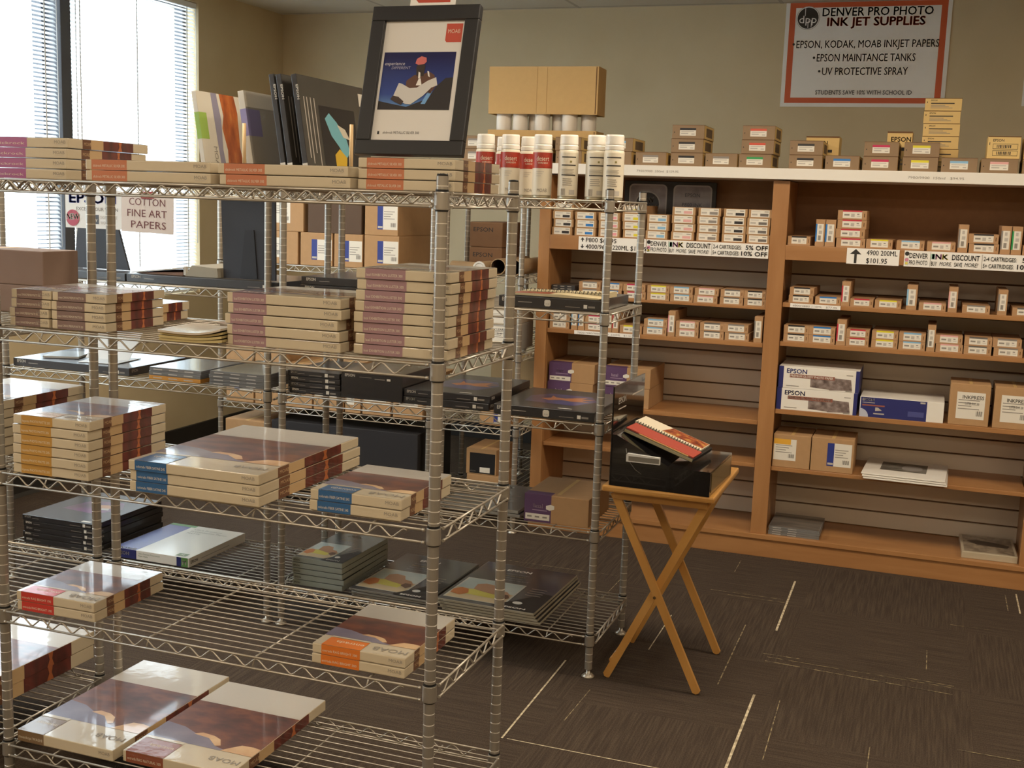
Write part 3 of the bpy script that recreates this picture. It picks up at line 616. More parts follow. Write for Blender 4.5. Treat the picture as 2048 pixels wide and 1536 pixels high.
def navybox():
    w, d, h = .345, .25, .088; mb = MB(); mb.box(-w / 2, w / 2, -d / 2, d / 2, 0, h, WHITE, .0015); F = Face(mb, 'front', w, d, h)
    F.rect(0.01, 0, .8, .98, NAVY); F.text('EPSON', .03, .8, h * .13, LBL, bold=.03); F.rect(.03, .55, .3, .62, mat('9a5a4c', .5)); F.rect(.03, .7, .18, .73, LBLG)
    F.poly([(.0, 0)] + [(.0 + .11 * math.cos(math.radians(a)), .42 * math.sin(math.radians(a))) for a in range(0, 91, 15)], mat('b9bccb', .5)); F.poly([(.19, .32), (.27, .36), (.22, .5), (.19, .5)], LBLG); F.rect(.17, .16, .3, .22, LBLG); F.rect(.58, .18, .77, .44, mat('4a4f8a', .5)); F.rect(.72, .86, .78, .94, LBLG, False)
    return mb.build('photo_paper_carton')
put('navy', navybox, 'photo_paper_carton', (.875, 3.03 + .125, SH['R3'] + .0003), 0, 'long navy and white carton right of the stacked glossy-paper cartons', 'carton')
def carton(w, d, h, label=None, lab_rect=(.3, .3, .8, .8), style='white', txt=None, body=None, tape=True):
    def mk():
        mb = MB(); mb.box(-w / 2, w / 2, -d / 2, d / 2, 0, h, body or KRAFT, .003)
        F = Face(mb, 'front', w, d, h); u0, v0, u1, v1 = lab_rect
        if label:
            if style == 'blue': F.rect(u0, v0, u0 + (u1 - u0) * .28, v1, BLUE); F.rect(u0 + (u1 - u0) * .28, v0, u1, v1, LBL); F.rect(u0 + .02, v0 + .04, u0 + (u1 - u0) * .26, v0 + .1, LBLG); a = u0 + (u1 - u0) * .32
            elif style == 'kodak': F.rect(u0, v0, u1, v1, LBL); F.rect(u0, v1 - .16, u1 - .15, v1, mat('e0a83a', .5)); a = u0 + .05
            elif style == 'black': F.rect(u0, v0, u1, v1, BLACK); F.rect(u0 + (u1 - u0) * .4, v0 + .05, u0 + (u1 - u0) * .8, v0 + .25, LBL); F.text('EPSON', u0 + .03, v0 + .06, h * .05, LBLG, bold=.02); a = None
            else: F.rect(u0, v0, u1, v1, LBL); a = u0 + .04
            if a is not None:
                for k in range(4): F.rect(a, v1 - .2 - k * .07, a + (u1 - a) * (.8 - .15 * (k % 3)), v1 - .18 - k * .07, GREYTXT, k == 0)
                for k in range(7): F.rect(u1 - .2 + k * .024, v0 + .08, u1 - .2 + k * .024 + .008 + .006 * (k % 2), v0 + .2, INKTXT, False)
            if txt: F.text(txt[0], u0 + (u1 - u0) * .2, v1 - .16, h * .085, INKTXT, width=w * (u1 - u0) * .75, bold=.01); F.text(txt[1], u0 + (u1 - u0) * .3, v1 - .3, h * .06, INKTXT, width=w * (u1 - u0) * .5)
        if tape: F = Face(mb, 'top', w, d, h); F.rect(.46, 0, .54, 1, TAN)
        return mb.build('carton')
    return mk
def put_carton(x0, x1, yf, z, d, h, lab, group=None, cat='carton', rz=0, **k):
    w = x1 - x0
    return put(('ct', round(x0, 3), round(yf, 3), round(z, 3)), carton(w, d, h, **k), 'carton', ((x0 + x1) / 2, yf + d / 2, z + .0004), rz, lab, cat, group)
SQ = ('INKPRESS', 'LUSTER DUO 280')
put_carton(1.066, 1.226, 3.03, SH['R3'], .2, .178, 'brown carton with white label, left of the two at the shelf end', 'brown cartons in the bookcase', label=1, lab_rect=(.18, .16, .88, .80), txt=SQ)
put_carton(1.242, 1.396, 3.03, SH['R3'], .2, .178, 'brown carton with white label at the right stile', 'brown cartons in the bookcase', label=1, lab_rect=(.18, .16, .88, .80), txt=SQ)
put_carton(.345, .508, 3.03, SH['R4'], .22, .150, 'brown carton with a yellow-topped label against the middle stile', 'brown cartons in the bookcase', label=1, lab_rect=(.02, .22, .62, .86), style='kodak')
put_carton(.512, .694, 3.03, SH['R4'], .22, .152, 'brown carton with a navy and white label, right of the yellow-labelled one', 'brown cartons in the bookcase', label=1, lab_rect=(.38, .18, .95, .86), style='blue')
def board():
    w, d, t = .345, .35, .0065; mb = MB(); mb.box(-w / 2, w / 2, -d / 2, d / 2, 0, t, WHITE, .0012); F = Face(mb, 'top', w, d, t); F.rect(.2, .3, .76, .82, ramp_mat('dim_print', [(.4, '57534c'), (.6, '77736a')], noise=18, rough=.5))
    F.poly([(.58 + .13 * math.cos(a * .5236), .54 + .16 * math.sin(a * .5236)) for a in range(12)], mat('8f8a86', .5)); return mb.build('mount_board')
for i, (lab, dx) in enumerate((('bottom white mount board of the three on the shelf', .006), ('middle white mount board of the three on the shelf', .003), ('topmost white mount board with a dark oval print', 0))):
    put('board', board, 'mount_board', (.912 + dx, 3.155 - dx, SH['R4'] + .0003 + i * .009), -.02 - .01 * i, lab, 'board', 'white mount boards')
DVD = ramp_mat('grey_pack_edge', [(.35, '5e5d5c'), (.65, '7d7b78')], scale=(1, 1, 30), noise=8, rough=.4, coat=.4); DVDT = ramp_mat('grey_pack_top', [(.4, '5c5a58'), (.62, '7a726a')], scale=(2, 9, 1), noise=3, rough=.3, coat=.7)
stack('mag', thin_pack(.225, .26, .0095, DVD, DVDT, 2), 'paper_pack', 4, .348, .573, 3.03, SH['R5'], .26, .0098, '{pos} grey paper pack on the bottom shelf by the middle stile', 'paper pack', 'grey paper packs in the bookcase')
def tray():
    w, d, t = .225, .3, .03; mb = MB(); mb.box(-w / 2, w / 2, -d / 2, d / 2, 0, t, mat('b5a890', .35, coat=.5, wrinkle=.2), .003); F = Face(mb, 'top', w, d, t); F.rect(.05, .05, .95, .95, ramp_mat('shrunk_print', [(.4, '6a5c4c'), (.6, '9a8b76')], noise=30, rough=.3, coat=.6)); F.poly([(.12, .62), (.3, .45), (.85, .4), (.9, .55), (.6, .66), (.3, .7)], mat('3a2e26', .4)); return mb.build('wrapped_pack')
put('tray', tray, 'wrapped_pack', (1.28, 3.19, SH['R5'] + .0003), .02, 'shrink-wrapped picture pack on the bottom shelf at the right stile', 'pack')
# tall double carton of tubes on the top board
tcx, tcy = -.895, 3.358
for z0, h, lab in ((SH['top'] + .0004, .165, 'shallow open carton holding the white tubes, on the top board'), (1.979, .225, 'tall upside-down carton capping the white tubes')):
    o = empty('tube_carton', (tcx, tcy, z0), .03); tag(o, lab, 'carton', 'cartons around the white tubes')
    w, d, t = .55, .15, .004; CT = TAN
    mb = MB(); mb.box(-w / 2, w / 2, -d / 2, -d / 2 + t, 0, h, CT); mb.box(-w / 2, w / 2, d / 2 - t, d / 2, 0, h, CT); mb.box(-w / 2, -w / 2 + t, -d / 2 + t, d / 2 - t, 0, h, CT); mb.box(w / 2 - t, w / 2, -d / 2 + t, d / 2 - t, 0, h, mat('b9935a', .65))
    zz = (0, t) if h < .2 else (h - t, h); mb.box(-w / 2 + t, w / 2 - t, -d / 2 + t, d / 2 - t, zz[0], zz[1], CT); mb.build('walls', o)
    mb = MB(); mb.box(w / 2 - .012, w / 2 - .008, -d / 2 - .0012, -d / 2 - .0002, .004, h - .004, GROOVE)
    for u in (-.03, .02): mb.box(u, u + .0012, -d / 2 - .0010, -d / 2 - .0002, .004, h - .004, mat('b8935c', .7))
    mb.build('seam', o)
TUBE = mat('e6ddcf', .55)
def tube_core():
    mb = MB(); r, h = .037, .40; mb.lathe([(r, 0), (r, h), (r - .004, h), (r - .004, .002), (r, 0)], TUBE, 22); return mb.build('paper_tube')
for i, (dx, dy, lab) in enumerate(((-.21, -.025, 'white paper tube at the left end between the two tan cartons'), (-.125, -.025, 'second white paper tube from the left between the cartons'), (-.062, .028, 'third white tube from the left, set back between the cartons'), (-.01, -.026, 'middle white paper tube between the two tan cartons'), (.062, .028, 'white tube right of the middle one, set back between cartons'), (.13, -.026, 'second white paper tube from the right between the cartons'), (.212, .02, 'white paper tube at the right end between the two tan cartons'))):
    put('ptube', tube_core, 'paper_tube', (tcx + dx, tcy + dy, SH['top'] + .005), 0, lab, 'tube', 'white tubes in the tan cartons')
# wall posters
sp = empty('wall_poster', (.478, YB - .003, 2.160)); tag(sp, 'large white wall poster with an orange border listing shop supplies', 'poster')
W_, H_ = .905, .607; OR = mat('cf5f34', .55)
mb = MB(); mb.box(-W_ / 2, W_ / 2, -.0015, .0015, 0, H_, PAPER); F = Face(mb, 'front', W_, .003, H_)
F.rect(.025, .035, .975, .965, OR); F.rect(.062, .085, .938, .915, PAPER)
mb.build('sheet', sp)
t = MB(); F = Face(t, 'front', W_, .003, H_); F.layer = 4
cu, cv = .14, .82
def pcirc(F, cu, cv, r, m, n=28): F.poly([(cu + r / W_ * math.cos(2 * math.pi * k / n), cv + r / H_ * math.sin(2 * math.pi * k / n)) for k in range(n)], m)
pcirc(F, cu, cv, .066, mat('b8b2a8', .5)); pcirc(F, cu, cv, .063, PAPER); pcirc(F, cu, cv, .059, mat('332f2d', .5)); F.text('dpp', cu, cv - .045, .042, PAPER, align='c', width=.098, bold=.0)
F.rect(cu - .0205, cv + .02, cu - .0165, cv + .09, PAPER); F.rect(cu - .0, cv - .09, cu + .004, cv - .02, PAPER); F.rect(cu + .020, cv - .085, cu + .024, cv - .02, PAPER)
F.text('DENVER PRO PHOTO', .56, .835, .046, INKTXT, align='c', width=.60, bold=.012); F.text('INK JET SUPPLIES', .555, .745, .046, mat('c2533f', .5), align='c', width=.53, bold=.03)
for tx, v, wd in (('EPSON, KODAK, MOAB INKJET PAPERS', .545, .78), ('EPSON MAINTANCE TANKS', .42, .54), ('UV PROTECTIVE SPRAY', .295, .47)):
    F.text(tx, .51, v, .042, INKTXT, align='c', width=wd, bold=.004); pcirc(F, .51 - (wd / 2 + .016) / W_, v + .035, .007, INKTXT, 12)
F.text('STUDENTS SAVE 10% WITH SCHOOL ID', .51, .115, .024, INKTXT, align='c', width=.53, bold=.004)
t.build('lettering', sp)
p2 = empty('wall_poster', (1.66, YB - .003, 2.17)); tag(p2, 'white wall poster barely showing at the picture edge', 'poster'); mb = MB(); mb.box(-.33, .3, -.0015, .0015, 0, .6, PAPER); F = Face(mb, 'front', .6, .003, .6); F.rect(.025, .035, .975, .965, OR); F.rect(.062, .085, .938, .915, PAPER); mb.build('sheet', p2)
# ------------------------------------------------------------------ boxes of fine-art paper
BAND = {'purple': ('a8628f', 'slickrock'), 'coral': ('bf7452', 'slickrock METALLIC SILVER 300'), 'mauve': ('7d6560', 'anasazi CANVAS PREMIUM MATTE 350'), 'lilac': ('9d7a80', 'lasal EXHIBITION LUSTER 300'), 'gold': ('b98a3e', 'kayenta PHOTO MATTE 205'),
        'blue': ('31608f', 'colorado FIBER SATINE 245'), 'red': ('c23a30', 'entrada RAG BRIGHT 190'), 'orange': ('d9772c', 'entrada RAG BRIGHT 300'), 'brown': ('8a4a30', 'entrada RAG NATURAL 300'), 'tan': ('7d6448', 'moenkopi WASHI'), 'green': ('8fb04a', 'genesis'), 'violet': ('8f86b0', 'juniper')}
def paper_box(w, d, t, col, b0, b1):
    t = t - .0013
    def mk():
        mb = MB(); hx, tx = BAND[col]; bm_ = mat(hx, .45, coat=.6, wrinkle=.2); lt = mat('d9cdb8', .5)
        mb.box(-w / 2, w / 2, -d / 2, d / 2, 0, t, CREAM, .0022)
        F = Face(mb, 'front', w, d, t); F.rect(b0, .0, b1, 1.0, bm_); F.text(tx, b0 + .012, .28, t * .26, lt, width=min(w * (b1 - b0) * .9, .11)); F.text('MOAB', .97, .42, t * .33, GREYTXT, align='r', width=.033); F.rect(.97 - .03 / w, .28, .96, .31, LBLG)
        F = Face(mb, 'right', w, d, t); F.rect(.17, 0, .27, 1, SIDEB); F.rect(.27, 0, .42, 1, SIDET); F.rect(.42, 0, .80, 1, SIDER); F.poly([(.60, 0), (.655, 0), (.64, .5), (.65, 1), (.61, 1), (.62, .5)], STREAK); F.text('MOAB', .185, .35, t * .36, mat('c9a982', .5), width=d * .085)
        F = Face(mb, 'top', w, d, t)
        F.rect(.004, .004, .996, .996, COVERC); F.rect(.004, .2, .996, .70, ROCK)
        F.rect(.004, .70, .996, .996, COVERG)
        F.poly([(.004, .2), (.8, .2), (.62, .235), (.5, .30), (.36, .32), (.2, .37), (.004, .39)], SKYP)
        F.poly([(.34, .315), (.5, .30), (.62, .235), (.66, .25), (.60, .31), (.52, .335), (.40, .345)], MESA); F.poly([(.70, .2), (.996, .2), (.996, .29), (.92, .30), (.82, .295), (.76, .25)], MESA)
        F.rect(b0, .0, b1, .17, bm_); F.text(tx.split()[0], b1 - .02, .12, .014, lt, flip=True, width=min(.07, w * (b1 - b0) * .75)); F.rect(b0, .175, b1, .20, COVERC)
        F.text('MOAB', .965, .13, .020, GREYTXT, flip=True, width=.085)
        return mb.build('paper_box')
    return mk
def pstack(col, n, x0, x1, yf, z, d, fmt, b=(.05, .40), t=.0236, group=None, jit=.003, yaw=.008, rz=0):
    w = round(x1 - x0, 3)
    stack(('paper', col, w, d, t), paper_box(w, d, t, col, *b), 'paper_box', n, x0, x1, yf, z, d, t + .0004, fmt, 'paper box', group or 'cream paper boxes', jit, rz, yaw)
# nearest rack, top shelf
pstack('purple', 4, -1.208, -.985, .05, S1, .30, '{pos} cream box with a magenta band, left end of the top shelf', (.02, .46), .0242)
pstack('coral', 2, -.900, -.562, .012, S1, .36, '{pos} coral-band box beside the magenta-band pile, top shelf', (.05, .34), .0242)
pstack('coral', 2, -.545, -.222, .012, S1, .36, '{pos} coral-band box of the middle pair, top shelf', (.05, .37), .0236)
pstack('coral', 3, -.208, .016, .030, S1, .26, '{pos} coral-band box of the three under the framed poster', (.09, .48), .0222)
# second shelf
pstack('mauve', 4, -1.148, -1.030, .03, S2, .24, '{pos} brown-band box, far left pile of the second shelf', (.14, .78), .0222, jit=.004)
pstack('mauve', 4, -1.024, -.868, .03, S2, .225, '{pos} brown-band box, second pile from the left, second shelf', (.10, .62), .0222, jit=.004)
pstack('mauve', 2, -1.100, -.912, .262, S2, .16, '{pos} cream box with a white top behind the brown-band piles', (.1, .5), .0235)
pstack('lilac', 5, -.525, -.240, .012, S2, .24, '{pos} lilac-band box of the five-high pile, second shelf', (.05, .35), .0235, jit=.005)
pstack('lilac', 8, -.212, .010, .032, S2, .275, '{pos} lilac-band box of the eight-high pile by the corner post', (.10, .53), .0232, jit=.005)
# third shelf
pstack('gold', 6, -1.117, -.893, -.010, S3, .30, '{pos} gold-band box of the six-high pile, third shelf', (.11, .52), .0240, jit=.004)
pstack('blue', 3, -.762, -.415, -.030, S3, .49, '{pos} blue-band box of the large three-high pile, third shelf', (.05, .30), .0245)
pstack('blue', 2, -.304, -.079, .005, S3, .275, '{pos} blue-band box of the small pair near the corner post', (.09, .46), .0245)
# fourth and bottom shelf
pstack('red', 2, -1.130, -.896, .000, S4, .275, '{pos} red-band box of the pair, fourth shelf', (.06, .48), .0245)
pstack('orange', 2, -.294, -.062, .004, S4, .285, '{pos} orange-band box of the pair, fourth shelf', (.10, .52), .0235)
pstack('tan', 1, -1.190 + .045, -.850, .008, S5, .51, 'large cream box with a dark tan corner band, bottom shelf', (.0, .28), .030)
pstack('brown', 1, -.832, -.520, .022, S5, .465, 'large cream box with a rust-brown corner band, bottom shelf', (.03, .38), .030)
# shelving unit at the picture edge
pstack('mauve', 2, -1.70, -1.335, .03, S5, .50, '{pos} thick box with a glossy white top, bottom shelf at the picture edge', (.1, .4), .042)
pstack('mauve', 6, -1.52, -1.262, .10, S3, .32, '{pos} dark-band box at the picture edge beside the gold-band pile', (.1, .95), .0240)
# brown cartons behind the left pile
BRN = mat('8a7264', .75, mottled=.04)
put_carton(-1.66, -1.256, .27, S2, .135, .074, 'lower plain brown carton behind the brown-band boxes', 'plain brown cartons', body=BRN)
put_carton(-1.66, -1.256, .27, S2 + .0745, .135, .092, 'upper plain brown carton behind the brown-band boxes', 'plain brown cartons', body=BRN)
# soft paper packs
def soft_pack(w, d, t, m1, m2, sag):
    def mk():
        mb = MB(); n = 12
        for k in range(4):
            vs = []; fs = []
            z0 = k * t / 4
            for i in range(n + 1):
                x = -w / 2 + w * i / n; e = sag * (2 * i / n - 1) ** 2 * (1 if i > n / 2 else .3) * (.4 + k * .3); s_ = .002 * k * (-1) ** k
                for y in (-d / 2 + s_, d / 2 + s_):
                    vs += [(x, y, z0 + e + .0004 * k), (x, y, z0 + e + t / 4 + .0002)]
            for i in range(n):
                a = i * 4; b_ = a + 4
                fs += [(a + 1, b_ + 1, b_ + 3, a + 3), (a, a + 2, b_ + 2, b_), (a, b_, b_ + 1, a + 1), (a + 2, a + 3, b_ + 3, b_ + 2)]
            fs += [(0, 1, 3, 2), (n * 4, n * 4 + 2, n * 4 + 3, n * 4 + 1)]
            mb.add(vs, fs, m1 if k < 3 else m2)
        return mb.build('paper_pack')
    return mk
put('soft1', soft_pack(.155, .17, .022, mat('c4b27c', .5, coat=.3), mat('cbbfae', .3, coat=.7, wrinkle=.5), .010), 'paper_pack', (-.615, .075, S2 + .0004), .12, 'bent pile of loose plastic-wrapped sheets, second shelf', 'paper pack', 'plastic-wrapped loose packs')
put('soft2', soft_pack(.12, .14, .020, mat('8f8478', .4, coat=.4), mat('a39a8e', .3, coat=.7, wrinkle=.5), .010), 'paper_pack', (-.60, .262, S2 + .0004), -.2, 'grey plastic-wrapped pack behind the bent pile, second shelf', 'paper pack', 'plastic-wrapped loose packs')

# ------------------------------------------------------------------ framed poster on the top shelf
fz = S1 + 3 * .0226 + .0050
fr = empty('framed_poster', (-.106, .060, fz)); fr.rotation_euler = (math.radians(-15), 0, 0); tag(fr, 'black-framed product poster leaning back on the coral-band boxes', 'frame')
FW, FH = .250, .330
mb = MB(); bw = .032
for a in ((-FW / 2, FW / 2, 0, bw), (-FW / 2, FW / 2, FH - bw, FH)): mb.box(a[0], a[1], -.009, .009, a[2], a[3], BLACK, .002)
for a in ((-FW / 2, -FW / 2 + bw), (FW / 2 - bw, FW / 2)): mb.box(a[0], a[1], -.009, .009, bw, FH - bw, BLACK, .002)
mb.build('frame', fr)
mb = MB(); mb.box(-FW / 2 + bw - .004, FW / 2 - bw + .004, .0, .006, bw - .004, FH - bw + .004, mat('dcd8d2', .3, coat=.6, coat_rough=.03)); pw, ph = FW - 2 * bw, FH - 2 * bw
DUSK = bpy.data.materials.new('dusk_print'); DUSK.use_nodes = True; _n = DUSK.node_tree; _t = _n.nodes.new('ShaderNodeTexCoord'); _s = _n.nodes.new('ShaderNodeSeparateXYZ'); _r = _n.nodes.new('ShaderNodeValToRGB')
_m = _n.nodes.new('ShaderNodeMapRange'); _m.inputs[1].default_value = .09; _m.inputs[2].default_value = .22
_n.links.new(_t.outputs['Object'], _s.inputs[0]); _n.links.new(_s.outputs['Z'], _m.inputs[0]); _n.links.new(_m.outputs[0], _r.inputs[0]); _n.links.new(_r.outputs[0], _n.nodes['Principled BSDF'].inputs['Base Color'])
_r.color_ramp.elements[0].color = lin('6f9fd0'); _r.color_ramp.elements[1].color = lin('20204e'); _e = _r.color_ramp.elements.new(.35); _e.color = lin('33488f'); _n.nodes['Principled BSDF'].inputs['Roughness'].default_value = .3
def Q(u, v, k=1): return (-pw / 2 + u * pw, -.0003 * k, bw + v * ph)
x0, x1, v0, v1 = .03, .93, .26, .74
mb.poly([Q(x0, v0), Q(x1, v0), Q(x1, v1), Q(x0, v1)], DUSK)
def I(u, v, k): return Q(x0 + u * (x1 - x0), v0 + v * (v1 - v0), k)
DK_ = mat('221c1c', .5); SKIN = mat('5a3a2c', .5)
mb.poly([I(0, 0, 2), I(1, 0, 2), I(1, .56, 2), I(.9, .55, 2), I(.78, .40, 2), I(.70, .2, 2), I(.4, .05, 2), I(.15, .11, 2), I(0, .15, 2)], DK_)
mb.poly([I(.36, .30, 3), I(.72, .28, 3), I(.78, .42, 3), I(.74, .60, 3), I(.66, .66, 3), I(.56, .60, 3), I(.46, .60, 3), I(.36, .50, 3)], SKIN)          # shoulders
mb.poly([I(.49, .58, 3.5), I(.59, .58, 3.5), I(.60, .76, 3.5), I(.57, .80, 3.5), I(.50, .80, 3.5), I(.475, .74, 3.5)], mat('2e211c', .5))                 # head
mb.poly([I(.455, .80, 4), I(.47, .88, 4), I(.53, .925, 4), I(.60, .90, 4), I(.61, .83, 4), I(.58, .79, 4), I(.50, .775, 4)], mat('c96a66', .5))              # band over the hair
PG = mat('c9c6c2', .5)
mb.poly([I(.50, .42, 4), I(.58, .42, 4), I(.555, .54, 4), I(.53, .54, 4)], mat('e6e2dc', .5)); mb.poly([I(.52, .54, 4), I(.55, .55, 4), I(.54, .64, 4), I(.515, .66, 4)], mat('e6e2dc', .5)); mb.poly([I(.655, .58, 4), I(.68, .56, 4), I(.66, .66, 4), I(.635, .67, 4)], mat('e6e2dc', .5))
mb.poly([I(.20, .22, 5), I(.38, .10, 5), I(.46, .09, 5), I(.62, .24, 5), I(.72, .38, 5), I(.80, .42, 5), I(.77, .56, 5), I(.66, .50, 5), I(.52, .38, 5), I(.42, .37, 5), I(.30, .45, 5), I(.26, .46, 5)], PG)
mb.poly([I(.20, .24, 6), I(.28, .22, 6), I(.36, .14, 6), I(.33, .08, 6), I(.22, .14, 6), I(.17, .18, 6)], mat('3a2a24', .5)); mb.poly([I(.60, .10, 3), I(.66, .10, 3), I(.74, .32, 3), I(.69, .34, 3)], mat('6f9fd0', .5))
mb.text('experience', I(.03, .77, 6), (1, 0, 0), (0, 0, 1), .0075, mat('c9c6d2', .5), width=.047, shear=.15); mb.text('DIFFERENT', I(.13, .70, 6), (1, 0, 0), (0, 0, 1), .0062, mat('a9a8c2', .5), width=.045, shear=.15)
RED = mat('bb4a36', .5); a, b, c, d = .77, .97, .82, .975
mb.poly([Q(a + .02, c), Q(b, c), Q(b, d), Q(a, d), Q(a, c + .015)], RED); mb.text('MOAB', Q(.87, .895, 2), (1, 0, 0), (0, 0, 1), .009, mat('e0c9b4', .5), align='c', width=.028); mb.text('slickrock METALLIC SILVER 300', Q(.14, .06, 1), (1, 0, 0), (0, 0, 1), .0055, INKTXT, width=.085); mb.poly([Q(.07, .055), Q(.095, .055), Q(.095, .08), Q(.07, .08)], BLACK)
mb.build('print', fr)
mb = MB(); mb.box(-.048, .058, .010, .0118, FH - .10, FH + .052, PAPER); mb.poly([(-.028, .0097, FH + .014), (-.034, .0097, FH + .02), (-.034, .0097, FH + .052), (.046, .0097, FH + .052), (.046, .0097, FH + .014)][::-1], RED); mb.build('topper_card', fr)
mb = MB(); mb.prism([(.012, .22), (.018, .22), (.108, .0312), (.100, .0290)], 'x', -.03, .03, BLACK); mb.build('easel_leg', fr)
# ------------------------------------------------------------------ spray cans
CANW = mat('e8e2d6', .35, coat=.3); CANL = mat('ddd3bd', .4, coat=.2); CANR = ramp_mat('can_red', [(.35, '8d2a20'), (.65, 'b8402c')], noise=30, rough=.4, coat=.2); CANM = mat('b3a990', .35, metal=.6)
def spray_can(front):
    def mk():
        r = .0330; o = bpy.data.objects.new('spray_can', None); C.objects.link(o)
        mb = MB()
        mb.lathe([(.0300, 0), (.0325, .002), (.0322, .008), (r, .010), (r, .150), (.0318, .156), (.0270, .163), (.0270, .166)], CANL, 28, mats=[CANM, CANM, CANM, None, CANL, CANL, CANL], hard=True)
        def wp(dr, z0):
            def f(a, b):
                th = a / r; return (math.sin(th) * (r + dr), -math.cos(th) * (r + dr), z0 + b)
            return f
        def patch(a0, a1, z0, z1, m, dr=.0002):
            n = 12; vs = []
            for k in range(n + 1):
                th = (a0 + (a1 - a0) * k / n); vs += [(math.sin(th) * (r + dr), -math.cos(th) * (r + dr), z0), (math.sin(th) * (r + dr), -math.cos(th) * (r + dr), z1)]
            mb.add(vs, [(2 * k, 2 * k + 2, 2 * k + 3, 2 * k + 1) for k in range(n)], m, True)
        if front:
            for h0 in (-math.pi, -math.pi / 2, 0, math.pi / 2): patch(h0, h0 + math.pi / 2, .098, .149, CANR)
            mb.text('desert', (0, 0, 0), (1, 0, 0), (0, 0, 1), .015, CANL, width=.043, align='c', warp=wp(.0004, .122)); mb.text('VARNISH', (0, 0, 0), (1, 0, 0), (0, 0, 1), .006, CANL, width=.034, align='c', warp=wp(.0004, .112))
            mb.text('MOAB', (0, 0, 0), (1, 0, 0), (0, 0, 1), .012, GREYTXT, width=.033, align='c', warp=wp(.0004, .020))
            for k in range(3): patch(-.65, .15 - k * .15, .086 - k * .007, .0875 - k * .007, LBLG, .0003)
        else:
            for z in (.134, .108, .076): patch(-.75, .75, z, z + .0035, INKTXT, .0004)
            for k in range(5): patch(-.75, .55 - .15 * (k % 2), .095 - k * .004, .0962 - k * .004, GREYTXT, .0004)
            for k in range(4): patch(-.6, .3 + .1 * (k % 2), .064 - k * .0065, .0662 - k * .0065, GREYTXT, .0004)
            for k in range(6): patch(-.75 + k * .08, -.75 + k * .08 + .04, .012, .034, GREYTXT, .0004)
            patch(.1, .3, .118, .124, mat('8a7f4a', .5), .0004); patch(.1, .7, .015, .03, LBLG, .0003)
        mb.build('can_body', o)
        mb = MB(); mb.lathe([(.0310, .160), (.0312, .172), (.0296, .174), (.0296, .176), (.0302, .178), (.0296, .203), (.0282, .208), (.0, .2085)], CANW, 28, hard=True); mb.build('cap', o)
        return o
    return mk
CG = 'spray cans on the top shelf'
for x, y, fr_, rz, lb in ((-.505, 1.545, 1, .5, 'red-label spray can nearest the framed poster'), (-.415, 1.545, 1, .4, 'red-label spray can, second from the framed poster in the front row'), (-.292, 1.52, 1, .35, 'red-label spray can standing clear at the right of the red ones'), (-.49, 1.70, 1, .4, 'red-label spray can hidden behind the first two'), (-.385, 1.655, 1, .4, 'red-label spray can set back between two others'),
                          (-.202, 1.52, 0, .35, 'white spray can turned backwards, nearest the red-label ones'), (-.108, 1.52, 0, .35, 'white spray can turned backwards, middle of three'), (-.038, 1.485, 0, .25, 'white spray can turned backwards at the rack corner post')):
    put(('can', fr_), spray_can(fr_), 'spray_can', (x, y, S1 + .0004), rz, lb, 'spray can', CG)

# ------------------------------------------------------------------ boxes of photo paper on the middle racks
def black_box(w, d, t, pic=None, side=True, small=False, m=None, txt_h=None):
    def mk():
        mb = MB(); mb.box(-w / 2, w / 2, -d / 2, d / 2, 0, t, m or EBLK, .0018); th = txt_h or min(t * .36, .012)
        F = Face(mb, 'front', w, d, t); F.text('EPSON', .035 if w > .3 else .06, .5, th, LBL, width=th * 3.6, bold=.03); F.rect(.05 + th * 4.2 / w, .46, .05 + th * 8.2 / w, .52, LBLG)
        F.rect(1 - .058 / w, .22, 1 - .046 / w, .22 + .012 / t, LBL, False); F.rect(1 - .043 / w, .28, 1 - .02 / w, .28 + .006 / t, GREYTXT, False); F.rect(1 - .12 / w, .26, 1 - .07 / w, .26 + .002 / t, GREYTXT, False)
        if side: F = Face(mb, 'right', w, d, t); F.text('EPSON', .04, .42, th, LBLG, width=th * 3.2, bold=.03)
        F = Face(mb, 'top', w, d, t); F.rect(.01, .01, .99, .99, EBLK2)
        if pic == 'leaf':
            F.poly([(.2, .28), (.72, .22), (.86, .5), (.74, .72), (.3, .74), (.16, .55)], ramp_mat('night_blue', [(.3, '2c2d58'), (.7, '4a4c94')], noise=8, rough=.35, coat=.6))
            O = mat('c47a4e', .4, coat=.4)
            F.poly([(.30, .46), (.40, .40), (.50, .46), (.62, .42), (.80, .44), (.70, .50), (.82, .58), (.68, .57), (.72, .66), (.60, .60), (.52, .54), (.42, .56), (.36, .64), (.38, .53)], O); F.rect(.62, .05, .76, .07, LBL)
        elif pic == 'violet':
            F.poly([(.2, .35), (.7, .3), (.86, .55), (.7, .75), (.3, .7)], ramp_mat('violet_glow', [(.35, '4a3a4a'), (.6, '7a4a78')], noise=5, rough=.35, coat=.6)); O = mat('c08a5a', .4); F.poly([(.5, .5), (.62, .46), (.72, .54), (.62, .62), (.52, .6)], O); F.poly([(.6, .44), (.74, .46), (.7, .52), (.62, .5)], mat('c9c0b8', .5)); F.rect(.78, .03, .9, .07, LBL)
        return mb.build('photo_paper_box')
    return mk
def bb(x0, x1, yf, z, d, t, lab, group=None, pic=None, rz=0, n=1, **k):
    w = round(x1 - x0, 3); key = ('bb', w, d, t, pic, tuple(sorted(k)))
    stack(key, black_box(w, d, t - .0012, pic, **k), 'photo_paper_box', n, x0, x1, yf, z, d, t, lab, 'paper box', group or 'black photo-paper boxes', .004, rz, .006)
